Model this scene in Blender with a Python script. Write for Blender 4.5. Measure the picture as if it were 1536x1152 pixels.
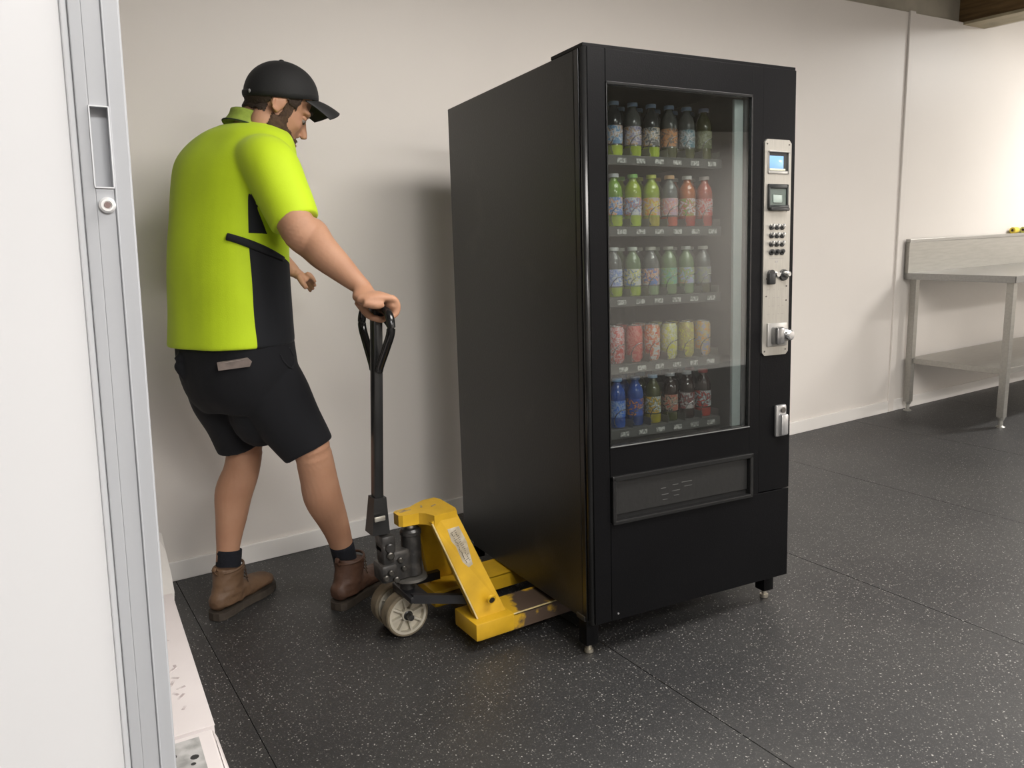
import bpy, bmesh, math, random
import numpy as np
from mathutils import Vector, Matrix, noise
PI = math.pi
S = bpy.context.scene
for o in list(bpy.data.objects): bpy.data.objects.remove(o)
random.seed(7)

# ---------------------------------------------------------------- camera
FPX, YAW, PITCH, ROLL, CH = 1216.55, 0.555141, -0.188268, -0.0321514, 1.27
def Rm(ax, t): return Matrix.Rotation(t, 3, ax)
CM = Rm('Z', -YAW) @ Rm('X', PI/2 + PITCH) @ Rm('Z', ROLL)
cd = bpy.data.cameras.new('camera'); cam = bpy.data.objects.new('camera', cd)
S.collection.objects.link(cam); S.camera = cam
cam.matrix_world = Matrix.Translation((0, 0, CH)) @ CM.to_4x4()
cd.sensor_width = 36; cd.lens = FPX / 1536 * 36; cd.clip_start = .05
# ---------------------------------------------------------------- world, exposure
w = bpy.data.worlds.new('world'); S.world = w; w.use_nodes = True
w.node_tree.nodes['Background'].inputs[0].default_value = (.78, .85, 1, 1)
w.node_tree.nodes['Background'].inputs[1].default_value = .15
S.view_settings.view_transform = 'Standard'; S.view_settings.look = 'None'
S.view_settings.gamma = 1; S.view_settings.use_curve_mapping = False
S.view_settings.exposure = 0.42
# ---------------------------------------------------------------- ceiling lamps and one added fill (light only; the fixtures are built below)
LAMPS = [  # x, y, z, sx, sy, watts, colour
    (2.0, 0.7, 2.66, 2.0, .9, 52, (1, .955, .91)),
    (7.4, 1.7, 2.66, 1.2, .3, 80, (1, .975, .94)),
    (0.5, -1.3, 2.66, 1.5, .6, 68, (1, .98, .96)),  # added fill lamp, unseen: front light for door leaf, man and wall
    (2.0, -3.0, 2.66, 1.2, .6, 75, (1, .96, .92)),
    (8.0, -2.6, 2.66, 1.2, .6, 140, (1, .96, .92)),
]
for (x, y, z, sx, sy, pw, col) in LAMPS:
    l = bpy.data.lights.new('ceiling_lamp', 'AREA'); l.shape = 'RECTANGLE'; l.size = sx; l.size_y = sy
    l.energy = pw; l.color = col
    o = bpy.data.objects.new('ceiling_lamp', l); o.location = (x, y, z); S.collection.objects.link(o)

# ---------------------------------------------------------------- helpers: points
def ray(px, py): return CM @ Vector(((px-768)/FPX, -(py-576)/FPX, -1))
CO = Vector((0, 0, CH))
def PY(px, py, Y): d = ray(px, py); return CO + d*(Y/d.y)
def PZ(px, py, Z): d = ray(px, py); return CO + d*((Z-CH)/d.z)

# ---------------------------------------------------------------- materials
MATS = {}
def mat(name, col, rough=.5, metal=0., spec=.5, var=0., vscale=8., bump=0., bscale=60., coat=0., sheen=0., col2=None, thr=None, stretch=None, emit=None, trans=0., alpha=1., ior=1.45):
    if name in MATS: return MATS[name]
    m = bpy.data.materials.new(name); m.use_nodes = True; nt = m.node_tree; b = nt.nodes['Principled BSDF']
    b.inputs['Roughness'].default_value = rough; b.inputs['Metallic'].default_value = metal
    b.inputs['Specular IOR Level'].default_value = spec; b.inputs['Coat Weight'].default_value = coat
    b.inputs['IOR'].default_value = ior
    b.inputs['Sheen Weight'].default_value = sheen
    b.inputs['Transmission Weight'].default_value = trans; b.inputs['Alpha'].default_value = alpha
    b.inputs['Base Color'].default_value = (*col, 1)
    tc = nt.nodes.new('ShaderNodeTexCoord'); mp = nt.nodes.new('ShaderNodeMapping'); nt.links.new(tc.outputs['Object'], mp.inputs[0])
    if stretch: mp.inputs['Scale'].default_value = stretch
    if var or col2:
        n = nt.nodes.new('ShaderNodeTexNoise'); n.inputs['Scale'].default_value = vscale; n.inputs['Detail'].default_value = 6
        nt.links.new(mp.outputs[0], n.inputs['Vector'])
        r = nt.nodes.new('ShaderNodeValToRGB'); nt.links.new(n.outputs['Fac'], r.inputs[0])
        c2 = col2 or tuple(min(1, c*(1+var)) for c in col)
        c1 = col if col2 else tuple(c*(1-var) for c in col)
        lo, hi = thr or (.35, .65)
        r.color_ramp.elements[0].position = lo; r.color_ramp.elements[1].position = hi
        r.color_ramp.elements[0].color = (*c1, 1); r.color_ramp.elements[1].color = (*c2, 1)
        nt.links.new(r.outputs[0], b.inputs['Base Color'])
    if bump:
        n2 = nt.nodes.new('ShaderNodeTexNoise'); n2.inputs['Scale'].default_value = bscale; n2.inputs['Detail'].default_value = 4
        nt.links.new(mp.outputs[0], n2.inputs['Vector'])
        bp = nt.nodes.new('ShaderNodeBump'); bp.inputs['Strength'].default_value = bump; bp.inputs['Distance'].default_value = .01
        nt.links.new(n2.outputs['Fac'], bp.inputs['Height']); nt.links.new(bp.outputs[0], b.inputs['Normal'])
    if emit:
        b.inputs['Emission Color'].default_value = (*emit[0], 1); b.inputs['Emission Strength'].default_value = emit[1]
    MATS[name] = m; return m

def glassmat(name, refl, tint=(1, 1, 1), rough=.02):
    m = bpy.data.materials.new(name); m.use_nodes = True; nt = m.node_tree; nt.nodes.clear()
    out = nt.nodes.new('ShaderNodeOutputMaterial'); mx = nt.nodes.new('ShaderNodeMixShader')
    tr = nt.nodes.new('ShaderNodeBsdfTransparent'); tr.inputs[0].default_value = (*tint, 1)
    gl = nt.nodes.new('ShaderNodeBsdfGlossy'); gl.inputs['Roughness'].default_value = rough
    fr = nt.nodes.new('ShaderNodeLayerWeight'); fr.inputs['Blend'].default_value = .25
    ma = nt.nodes.new('ShaderNodeMath'); ma.operation = 'MULTIPLY_ADD'; ma.inputs[1].default_value = .5; ma.inputs[2].default_value = refl
    nt.links.new(fr.outputs['Fresnel'], ma.inputs[0]); nt.links.new(ma.outputs[0], mx.inputs[0])
    nt.links.new(tr.outputs[0], mx.inputs[1]); nt.links.new(gl.outputs[0], mx.inputs[2]); nt.links.new(mx.outputs[0], out.inputs[0])
    return m

# ---------------------------------------------------------------- helpers: meshes
def link(name, me, m, parent=None, smooth=False):
    if m is not None and not me.materials: me.materials.append(m)
    if smooth:
        for p in me.polygons: p.use_smooth = True
    o = bpy.data.objects.new(name, me); S.collection.objects.link(o)
    if parent: o.parent = parent
    return o
def fin(bm, name, m, parent=None, smooth=False, auto=None):
    bmesh.ops.recalc_face_normals(bm, faces=bm.faces[:])
    me = bpy.data.meshes.new(name); bm.to_mesh(me); bm.free()
    o = link(name, me, m, parent, smooth)
    if auto:
        for p in me.polygons: p.use_smooth = True
        me.set_sharp_from_angle(angle=math.radians(auto))
    return o
def thing(name, label, cat, loc=(0, 0, 0), rot=None, group=None):
    o = bpy.data.objects.new(name, None); S.collection.objects.link(o); o.location = loc
    if rot is not None: o.rotation_euler = rot
    o.empty_display_size = .1
    o['label'] = label; o['category'] = cat
    if group: o['group'] = group
    return o
def tag(o, label, cat, group=None):
    o['label'] = label; o['category'] = cat
    if group: o['group'] = group
    return o
def struct(o): o['kind'] = 'structure'; return o
def box(bm, x0, x1, y0, y1, z0, z1, bev=0., M=None, seg=2):
    v = [bm.verts.new((x, y, z)) for x in (x0, x1) for y in (y0, y1) for z in (z0, z1)]
    f = [(0, 1, 3, 2), (4, 6, 7, 5), (0, 4, 5, 1), (2, 3, 7, 6), (0, 2, 6, 4), (1, 5, 7, 3)]
    fs = [bm.faces.new([v[i] for i in q]) for q in f]
    if bev:
        es = {e for q in fs for e in q.edges}
        r = bmesh.ops.bevel(bm, geom=list(es), offset=bev, segments=seg, profile=.5, affect='EDGES')
        vs = {vv for q in r['faces'] for vv in q.verts} | {vv for vv in v if vv.is_valid}
        # collect all verts of the new island
        st = [next(iter(vs))]; seen = set(st)
        while st:
            a = st.pop()
            for e in a.link_edges:
                b = e.other_vert(a)
                if b not in seen: seen.add(b); st.append(b)
        v = list(seen)
    if M is not None:
        for vv in v: vv.co = M @ vv.co
    return v
def prism(bm, pts, d, y0=None):
    """pts: list of 3-D points of a polygon, d: extrusion vector"""
    a = [bm.verts.new(p) for p in pts]; b = [bm.verts.new(Vector(p)+Vector(d)) for p in pts]
    n = len(pts); bm.faces.new(a); bm.faces.new(b[::-1])
    for i in range(n): bm.faces.new([a[i], b[i], b[(i+1) % n], a[(i+1) % n]])
    return a+b
def bevel_all(bm, off, seg=2, ang=30):
    es = [e for e in bm.edges if len(e.link_faces) == 2 and e.calc_face_angle(0) > math.radians(ang)]
    bmesh.ops.bevel(bm, geom=es, offset=off, segments=seg, profile=.5, affect='EDGES')
def lathe(bm, prof, n=20, c=(0, 0, 0), axis='Z', M=None, ring=False):
    rings = []
    out = []
    for r, h in prof:
        if r < 1e-6:
            v = bm.verts.new((0, 0, h)); rings.append([v]); out.append(v); continue
        rg = [bm.verts.new((r*math.cos(2*PI*k/n), r*math.sin(2*PI*k/n), h)) for k in range(n)]
        rings.append(rg); out += rg
    for a, b in (zip(rings, rings[1:]+rings[:1]) if ring else zip(rings[:-1], rings[1:])):
        if len(a) == 1 and len(b) == 1: continue
        for k in range(n):
            k2 = (k+1) % n
            if len(a) == 1: bm.faces.new([a[0], b[k], b[k2]])
            elif len(b) == 1: bm.faces.new([a[k], a[k2], b[0]])
            else: bm.faces.new([a[k], a[k2], b[k2], b[k]])
    if len(rings[0]) > 1 and not ring: bm.faces.new(rings[0][::-1])
    if len(rings[-1]) > 1 and not ring: bm.faces.new(rings[-1])
    R = Matrix.Identity(4)
    if axis == 'Y': R = Matrix.Rotation(-PI/2, 4, 'X')
    if axis == 'X': R = Matrix.Rotation(PI/2, 4, 'Y')
    R = Matrix.Translation(c) @ R
    if M is not None: R = M @ R
    for v in out: v.co = R @ v.co
    return out
def cyl(bm, a, b, r, n=16, r2=None, bev=0.):
    a = Vector(a); b = Vector(b); d = b-a; L = d.length
    q = d.to_track_quat('Z', 'Y').to_matrix().to_4x4()
    r2 = r if r2 is None else r2
    prof = [(r-bev, 0), (r, bev), (r2, L-bev), (r2-bev, L)] if bev else [(r, 0), (r2, L)]
    return lathe(bm, prof, n, M=Matrix.Translation(a) @ q)
def catmull(P, k):
    P = [np.array(p, float) for p in P]; Q = [2*P[0]-P[1]]+P+[2*P[-1]-P[-2]]; out = []
    for i in range(1, len(Q)-2):
        for s in range(k):
            t = s/k; a, b, c, d = Q[i-1:i+3]
            out.append(.5*((2*b)+(c-a)*t+(2*a-5*b+4*c-d)*t*t+(3*b-a-3*c+d)*t**3))
    out.append(P[-1]); return out
def tube(bm, pts, rad, n=12, k=6, cap=True, ref=(0, 0, 1), flat=1., closed=False):
    """pts: path; rad: radius each (float or (ru, rv)); ref: direction of rv"""
    rows = [list(p)+list(r if hasattr(r, '__len__') else (r, r*flat)) for p, r in zip(pts, rad)]
    if closed: rows = rows+[rows[0]]
    R = catmull(rows, k) if k > 1 else [np.array(r, float) for r in rows]
    if closed: R = R[:-1]
    rings = []
    N = len(R); ref = Vector(ref)
    for i, q in enumerate(R):
        c = Vector(q[:3])
        if closed: t = Vector(R[(i+1) % N][:3])-Vector(R[i-1][:3])
        else: t = Vector(R[min(i+1, N-1)][:3])-Vector(R[max(i-1, 0)][:3])
        t.normalize()
        v = ref-t*ref.dot(t)
        if v.length < 1e-3: v = Vector((1, 0, 0))-t*t.x
        v.normalize(); u = t.cross(v)
        rings.append([bm.verts.new(c+u*(q[3]*math.cos(2*PI*j/n))+v*(q[4]*math.sin(2*PI*j/n))) for j in range(n)])
    for i in range(N if closed else N-1):
        a, b = rings[i], rings[(i+1) % N]
        for j in range(n): bm.faces.new([a[j], a[(j+1) % n], b[(j+1) % n], b[j]])
    if cap and not closed:
        bm.faces.new(rings[0][::-1]); bm.faces.new(rings[-1])
    return rings
def ell(bm, c, r, M=None, n=16, m=10):
    """ellipsoid, M: 3x3 orientation"""
    prof = [(math.sin(PI*i/m), -math.cos(PI*i/m)) for i in range(m+1)]
    prof[0] = (0, -1); prof[-1] = (0, 1)
    D = Matrix.Diagonal((*r, 1)); Q = Matrix.Translation(c) @ ((M or Matrix.Identity(3)).to_4x4()) @ D
    return lathe(bm, prof, n, M=Q)
def remesh(bm, voxel, smooth=4, fac=.5):
    """union overlapping closed pieces into one continuous surface"""
    bmesh.ops.recalc_face_normals(bm, faces=bm.faces[:])
    me = bpy.data.meshes.new('tmp'); bm.to_mesh(me); bm.free()
    o = bpy.data.objects.new('tmp', me); S.collection.objects.link(o)
    r = o.modifiers.new('r', 'REMESH'); r.mode = 'VOXEL'; r.voxel_size = voxel; r.use_smooth_shade = True
    if smooth:
        s = o.modifiers.new('s', 'SMOOTH'); s.factor = fac; s.iterations = smooth
    dg = bpy.context.evaluated_depsgraph_get(); dg.update()
    out = bpy.data.meshes.new_from_object(o.evaluated_get(dg))
    bpy.data.objects.remove(o); bpy.data.meshes.remove(me)
    return out

# ================================================================ SETTING
XL, XR, YB, YF, ZC, ZW = -3.0, 9.0, 3.1516, -4.2, 2.78, 2.49
BB = .077
wallm = mat('wall_white', (.74, .70, .655), .42, var=.015, vscale=1.5, bump=.03, bscale=25, spec=.35)
def quadbox(name, *a, m=wallm, bev=0., parent=None):
    bm = bmesh.new(); box(bm, *a, bev=bev); return struct(fin(bm, name, m, parent))
# floor: rubber sheet laid in metre-wide strips running away from the camera
fl = bpy.data.materials.new('speckled_rubber'); fl.use_nodes = True; nt = fl.node_tree; b = nt.nodes['Principled BSDF']
tc = nt.nodes.new('ShaderNodeTexCoord'); 
base = nt.nodes.new('ShaderNodeTexNoise'); base.inputs['Scale'].default_value = 1.6; base.inputs['Detail'].default_value = 5
nt.links.new(tc.outputs['Object'], base.inputs['Vector'])
rb = nt.nodes.new('ShaderNodeValToRGB'); rb.color_ramp.elements[0].color = (.012, .012, .013, 1); rb.color_ramp.elements[1].color = (.028, .0275, .0265, 1)
rb.color_ramp.elements[0].position = .3; rb.color_ramp.elements[1].position = .7
nt.links.new(base.outputs['Fac'], rb.inputs[0])
cur = rb.outputs[0]
dist = nt.nodes.new('ShaderNodeTexNoise'); dist.inputs['Scale'].default_value = 60; nt.links.new(tc.outputs['Object'], dist.inputs['Vector'])
for sc, r0, thr, col in ((140, .22, .86, (.20, .195, .18, 1)), (85, .15, .91, (.36, .35, .33, 1)), (250, .3, .80, (.07, .068, .065, 1))):
    ad = nt.nodes.new('ShaderNodeVectorMath'); ad.operation = 'MULTIPLY_ADD'; ad.inputs[1].default_value = (.012,)*3
    nt.links.new(dist.outputs['Color'], ad.inputs[0]); nt.links.new(tc.outputs['Object'], ad.inputs[2])
    vo = nt.nodes.new('ShaderNodeTexVoronoi'); vo.voronoi_dimensions = '2D'; vo.inputs['Scale'].default_value = sc
    nt.links.new(ad.outputs[0], vo.inputs['Vector'])
    lt = nt.nodes.new('ShaderNodeMath'); lt.operation = 'LESS_THAN'; lt.inputs[1].default_value = r0; nt.links.new(vo.outputs['Distance'], lt.inputs[0])
    sp = nt.nodes.new('ShaderNodeSeparateColor'); nt.links.new(vo.outputs['Color'], sp.inputs[0])
    gt = nt.nodes.new('ShaderNodeMath'); gt.operation = 'GREATER_THAN'; gt.inputs[1].default_value = thr; nt.links.new(sp.outputs[0], gt.inputs[0])
    mu = nt.nodes.new('ShaderNodeMath'); mu.operation = 'MULTIPLY'; nt.links.new(lt.outputs[0], mu.inputs[0]); nt.links.new(gt.outputs[0], mu.inputs[1])
    mx = nt.nodes.new('ShaderNodeMix'); mx.data_type = 'RGBA'; nt.links.new(mu.outputs[0], mx.inputs[0]); nt.links.new(cur, mx.inputs[6]); mx.inputs[7].default_value = col
    cur = mx.outputs[2]
nt.links.new(cur, b.inputs['Base Color'])
b.inputs['Roughness'].default_value = .50; b.inputs['Specular IOR Level'].default_value = .80
n3 = nt.nodes.new('ShaderNodeTexNoise'); n3.inputs['Scale'].default_value = 220; nt.links.new(tc.outputs['Object'], n3.inputs['Vector'])
bp = nt.nodes.new('ShaderNodeBump'); bp.inputs['Strength'].default_value = .25; bp.inputs['Distance'].default_value = .003
nt.links.new(n3.outputs['Fac'], bp.inputs['Height']); nt.links.new(bp.outputs[0], b.inputs['Normal'])
MATS['rubber'] = fl
seam = mat('seam_black', (.012, .012, .012), .9)
floor = quadbox('floor', XL, XR, YF, YB+.1, -.10, -.004, m=seam)
xe = 1.44
k0 = math.floor((XL-xe)/1.02)
for k in range(k0, 8):
    x0, x1 = max(XL, xe+1.02*k+.0012), min(XR, xe+1.02*(k+1)-.0012)
    if x1 <= x0: continue
    bm = bmesh.new(); box(bm, x0, x1, YF, YB+.06, -.004, 0, bev=.0008, seg=1); fin(bm, 'rubber_sheet', fl, floor)
# walls
quadbox('wall_back', XL, 5.80, YB, YB+.05, 0, ZW)
quadbox('trim_1', XL, 5.80, YB+.05, YB+.15, 0, ZC, m=mat('grey_block', (.40, .37, .30), .8, var=.2, vscale=3, bump=.3, bscale=12))
quadbox('wall_back_bay', 5.80, XR, YB, YB+.15, 0, ZC, m=wallm)
quadbox('wall_right', XR, XR+.1, YF, YB+.15, 0, ZC, m=wallm)
quadbox('wall_left', XL-.1, XL, YF, YB+.15, 0, ZC, m=wallm)
quadbox('wall_partition', XL, -1.1, 1.10, 1.18, 0, ZC, m=wallm)
quadbox('wall_front', XL, XR, YF-.1, YF, 0, ZC, m=wallm)
ceil = quadbox('ceiling', XL, XR, YF, YB+.15, ZC, ZC+.1, m=mat('ceiling_grey', (.20, .19, .165), .8, var=.2, vscale=2))
quadbox('ceiling_bay', 5.80, XR, .6, YB, ZC-.06, ZC-.001, m=mat('bay_white', (.86, .84, .80), .6))
bbm = mat('baseboard_white', (.80, .775, .74), .4)
TX = 4.895
quadbox('baseboard_back', XL, TX-.02, YB-.012, YB, 0, BB, m=bbm, bev=.003)
quadbox('baseboard_bay', TX+.04, XR, YB-.010, YB, 0, BB, m=bbm, bev=.003)
quadbox('baseboard_front', XL, XR, YF, YF+.012, 0, BB, m=bbm, bev=.003)
quadbox('baseboard_right', XR-.012, XR, YF, YB, 0, BB, m=bbm, bev=.003)
quadbox('trim_2', TX-.018, TX+.038, YB-.013, YB, 0, ZW+.008, m=wallm, bev=.003)    # cover strip over the panel joint
# left panel sheet sits a little proud of the right-hand one
# timber beam carried at the top of the wall
bm = bmesh.new(); box(bm, 5.50, 5.70, -1.2, YB+.05, ZW+.002, ZC, bev=.004)
beam = struct(fin(bm, 'ceiling_beam', mat('brown_timber', (.17, .105, .045), .7, var=.3, vscale=6, stretch=(8, .6, 8), bump=.25, bscale=20)))
bm = bmesh.new(); box(bm, 5.47, 5.72, -1.2, YB, ZW-.016, ZW+.002, bev=.002)
fin(bm, 'flange', mat('beam_flange', (.42, .36, .24), .6, var=.2, vscale=5), beam)
quadbox('trim_3', 5.72, 5.80, -1.2, YB, ZW-.004, ZC, m=mat('fascia_white', (.7, .67, .6), .5), bev=.003)
# ceiling light fixtures, with one for the added fill
for i, (x, y, z, sx, sy, pw, col) in enumerate(LAMPS):
    t = thing('ceiling_light', ['white ceiling batten light above the right of the black vending machine', 'white ceiling batten light above the steel bench in the bay',
        'added unseen fill light panel just behind the photographer', 'white ceiling panel light near the opposite wall', 'white ceiling panel light in the far corner of the room'][i], 'light', (x, y, z+.05))
    bm = bmesh.new(); box(bm, -sx/2-.02, sx/2+.02, -sy/2-.02, sy/2+.02, -.03, ZC-z-.05-(.061 if x > 5.8 else .001), bev=.005)
    fin(bm, 'housing', mat('lamp_housing', (.8, .8, .8), .4), t)
    bm = bmesh.new(); box(bm, -sx/2, sx/2, -sy/2, sy/2, -.04, -.029, bev=.003)
    fin(bm, 'diffuser', mat('diffuser%d' % i, (.9, .9, .9), .5, emit=(col, 5)), t)

# ---------------------------------------------------------------- door leaf in the foreground
DY = 1.1; kq = DY/.75
lean = math.atan(.038)
dw = mat('door_white', (.70, .70, .71), .35, var=.01, vscale=2)
dal = mat('door_grey', (.42, .43, .45), .38, var=.04, vscale=3, stretch=(6, 6, .5), spec=.5)
door = bpy.data.objects.new('door_1', None); S.collection.objects.link(door); struct(door)
door['label'] = 'white sliding door leaf with pale grey edge stile, recessed pull and round lock'
# local frame: x to the right from the leaf's right edge at z = 1.27 height
xr = .1003*kq     # right edge at camera height
door.location = (xr - 1.27*math.tan(lean), DY, 0); door.rotation_euler = (0, lean, 0)
SW = .0425*kq
def dbox(x0, x1, y0, y1, z0, z1, m, name, bev=.001, parent=door):
    bm = bmesh.new(); box(bm, x0, x1, y0, y1, z0, z1, bev=bev); return fin(bm, name, m, parent)
dbox(-1.0, -SW, .0, .04, .012, 2.35, dw, 'panel', .0015)
zc = 1.27
def dz(zz): return CH + (zz-CH)*kq
px0, px1, pz0, pz1 = -.0275*1.0*kq+.0, -.0145*kq, dz(1.314), dz(1.376)
# stile: built round the recess of the finger pull
bm = bmesh.new()
L0 = -SW; 
box(bm, L0+.008, px0, -.006, .04, .012, 2.35, bev=.0012)
box(bm, px1, 0, -.006, .04, .012, 2.35, bev=.0025)
box(bm, px0, px1, -.006, .04, .012, pz0)
box(bm, px0, px1, -.006, .04, pz1, 2.35)
box(bm, px0, px1, .010, .04, pz0, pz1)
stile = fin(bm, 'stile', dal, door)
dbox(L0, L0+.008, -.002, .04, .012, 2.35, mat('door_lip', (.66, .67, .69), .3), 'edge_lip', .002)
dbox(px1+.0012, px1+.003, -.0075, -.0058, .012, 2.35, dal, 'bead', .0005)
bm = bmesh.new()
for (a, b_, c, d) in ((px0-.001, px1+.001, pz0-.0015, pz0), (px0-.001, px1+.001, pz1, pz1+.0015), (px0-.0015, px0, pz0, pz1), (px1, px1+.0015, pz0, pz1)):
    box(bm, a, b_, -.0085, -.004, c, d)
fin(bm, 'pull_rim', mat('door_lip', (0, 0, 0)), door)
bm = bmesh.new(); lathe(bm, [(.0092, 0), (.0092, .004), (.0070, .0065), (.0048, .0065), (.0048, .003), (0, .003)], 28, c=((px0+px1)/2+.001, -.006, dz(1.2995)), M=None)
for v in bm.verts:
    c0 = Vector(((px0+px1)/2+.001, -.006, dz(1.2995))); d = v.co-c0; v.co = c0+Vector((d.x, -d.z, d.y))
lock = fin(bm, 'lock', mat('lock_ring', (.82, .82, .82), .2, metal=.4), door, auto=24)
bm = bmesh.new(); cc = ((px0+px1)/2+.001, -.009, dz(1.2995)); cyl(bm, cc, (cc[0], -.0115, cc[2]), .0036, 16); box(bm, cc[0]-.0006, cc[0]+.0006, -.012, -.0114, cc[2]-.0025, cc[2]+.0025)
fin(bm, 'keyhole', mat('lock_core', (.22, .16, .15), .4, metal=.5), lock)

# ================================================================ VENDING MACHINE
MO = Vector((1.34652, 1.76551, .119267))
MR = Rm('Z', -.077067) @ Rm('Y', .024103) @ Rm('X', -.0406741)
MW, MD, MH = .7831, .9141, 1.6270
vm = thing('vending_machine', 'tall black glass-fronted drinks vending machine raised on a yellow pallet truck', 'vending machine', MO)
vm.rotation_mode = 'QUATERNION'; vm.rotation_quaternion = MR.to_quaternion()
VM4 = Matrix.Translation(MO) @ MR.to_4x4()
blk = mat('black_powder', (.0035, .0035, .004), .40, var=.12, vscale=3, bump=.06, bscale=220, spec=.14)
blk2 = mat('black_gloss', (.012, .012, .012), .25, spec=.5)
inn = mat('liner_dark', (.075, .075, .07), .55)
# cabinet: sides, back, top, bottom; open at front (v = y)
def part(name, m, boxes, bev=.002, parent=vm, **kw):
    bm = bmesh.new()
    for a in boxes: box(bm, *a, bev=bev)
    o = fin(bm, name, m, parent)
    return o
sidem = mat('black_side', (.014, .0138, .013), .36, spec=.5, bump=.05, bscale=160, col2=(.045, .043, .040), thr=(.60, .95), vscale=5)
part('side_panel', sidem, [(0, .004, .052, MD, 0, MH)])
part('side_panel', blk, [(MW-.004, MW, .052, MD, 0, MH)])
part('back_panel', blk, [(.004, MW-.004, MD-.01, MD, 0, MH)])
part('top_panel', blk, [(.004, MW-.004, .052, MD-.01, MH-.008, MH)])
part('base_panel', blk, [(.004, MW-.004, .052, MD-.01, .0, .02)])
part('top_cap', blk, [(.0, MW, .004, .17, MH+.0005, MH+.010)], .001)
part('liner', inn, [(.04, .05, .06, .62, .46, 1.58), (.615, .625, .06, .62, .46, 1.58), (.04, .625, .62, .63, .46, 1.58), (.04, .625, .06, .62, 1.572, 1.58), (.04, .625, .06, .62, .46, .468)], .0)
# door: frame pieces around glass and flap
GX0, GX1, GZ0, GZ1 = .070, .604, .524, 1.542
FX0, FX1, FZ0, FZ1 = .073, .617, .296, .434
doorv = part('door', blk, [
    (.012, GX0-.0012, 0, .05, -.004, MH),                       # hinge stile
    (GX0+.0002, GX1+.001, 0, .05, GZ1, MH), (GX1+.001, .6475, 0, .05, FZ1, MH),
    (.6475, MW, .0, .05, .300, MH),
    (GX0+.0002, GX1+.001, .0, .05, FZ1, GZ0), (GX0+.0002, MW, 0, .05, -.004, .2965), (FX1, .6475, 0, .05, .2965, FZ1)], .0012)
# rounded corner post with grooves
bm = bmesh.new(); tube(bm, [(.007, .012, -.004), (.007, .012, MH)], [(.0105, .0105)]*2, n=16, k=1); fin(bm, 'corner_post', blk2, vm, smooth=True)
part('side_strip', blk2, [(-.002, .006, .026, .048, 0, MH)], .002)
part('gasket', mat('gasket', (.008, .008, .008), .8), [(.001, .03, .049, .053, .01, MH-.01), (MW-.13, MW-.004, .049, .053, .01, MH-.01), (.03, MW-.13, .049, .053, 1.585, MH-.01), (.03, MW-.13, .049, .053, .01, .455)], 0)
# glass and bezel
t_ = .008
part('glass_bezel', blk2, [(GX0, GX1, -.003, .012, GZ1-t_, GZ1), (GX0, GX1, -.003, .012, GZ0, GZ0+.004), (GX0, GX0+.004, -.003, .012, GZ0, GZ1), (GX1-.006, GX1, -.003, .012, GZ0, GZ1)], .001)
part('glass_pane', glassmat('door_glass', .095, (.80, .82, .81)), [(GX0+.004, GX1-.006, .004, .008, GZ0+.004, GZ1-t_)], 0)
part('sill_strip', mat('sill_metal', (.35, .36, .36), .3, metal=.8), [(GX0, GX1, -.0042, -.001, GZ0-.001, GZ0+.0022)], .0005)
part('liner_strip', mat('pale_strip', (.36, .41, .41), .35, var=.05, vscale=3), [(.553, .588, .022, .034, GZ0+.002, GZ1-.01)], .003)  # pale aluminium liner strip inside the cabinet, gives no light
part('channel', mat('channel_dark', (.05, .055, .06), .4), [(.588, .6, .016, .04, GZ0+.002, GZ1-.01)], .001)
# delivery flap
part('flap_bezel', blk2, [(FX0, FX1, -.010, .03, FZ1-.012, FZ1+.004), (FX0, FX1, -.010, .03, FZ0-.004, FZ0+.008), (FX0, FX0+.012, -.010, .03, FZ0, FZ1), (FX1-.012, FX1, -.010, .03, FZ0, FZ1)], .003)
bm = bmesh.new(); box(bm, FX0+.014, FX1-.014, .004, .010, FZ0+.022, FZ1-.013, bev=.002)
flap = fin(bm, 'flap', mat('flap_grey', (.014, .014, .0135), .42, bump=.1, bscale=40), vm)
part('chute', mat('gasket', (0, 0, 0)), [(FX0+.01, FX1-.01, .012, .05, FZ0, FZ1-.01)], 0)
# worn raised marks on the flap
bm = bmesh.new()
random.seed(3)
for (x, z, l) in ((.255, .372, .020), (.258, .352, .026), (.262, .336, .018), (.300, .377, .022), (.298, .358, .03), (.305, .343, .02), (.335, .380, .040), (.345, .366, .03)):
    box(bm, x, x+l, .0028, .0042, z, z+.0022, bev=.0005, seg=1)
fin(bm, 'worn_mark', mat('flap_mark', (.06, .06, .058), .35), flap)
# side panel seam and little screws
# payment panel
PX0, PX1, PZ0, PZ1 = .650, .762, .747, 1.4155
ss = mat('brushed_panel', (.40, .385, .35), .38, metal=.75, var=.06, vscale=30, stretch=(12, 1, .6))
bm = bmesh.new()
c = .010
pts = [(PX0+c, 0, PZ0), (PX1-c, 0, PZ0), (PX1, 0, PZ0+c), (PX1, 0, PZ1-c), (PX1-c, 0, PZ1), (PX0+c, 0, PZ1), (PX0, 0, PZ1-c), (PX0, 0, PZ0+c)]
prism(bm, [(x, -.006, z) for x, _, z in pts], (0, .006, 0)); bevel_all(bm, .0012, 2)
pp = fin(bm, 'payment_panel', ss, vm, auto=24)
def sub(name, m, f, **kw):
    bm = bmesh.new(); f(bm); return fin(bm, name, m, pp, auto=24)
scr = mat('screw_dark', (.12, .11, .10), .4, metal=.6)
for x, z in ((PX0+.010, PZ1-.014), (PX1-.010, PZ1-.014), (PX0+.010, PZ0+.014), (PX1-.012, PZ0+.016), (.745, 1.20), (.664, .99), (.75, .965), (.664, .935), (.75, .92)):
    sub('screw', scr, lambda bm: cyl(bm, (x, -.0055, z), (x, -.0078, z), .0028, 10, .0020))
dark = mat('window_black', (.02, .022, .022), .3)
frm = mat('frame_alu', (.42, .41, .39), .35, metal=.7)
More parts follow.
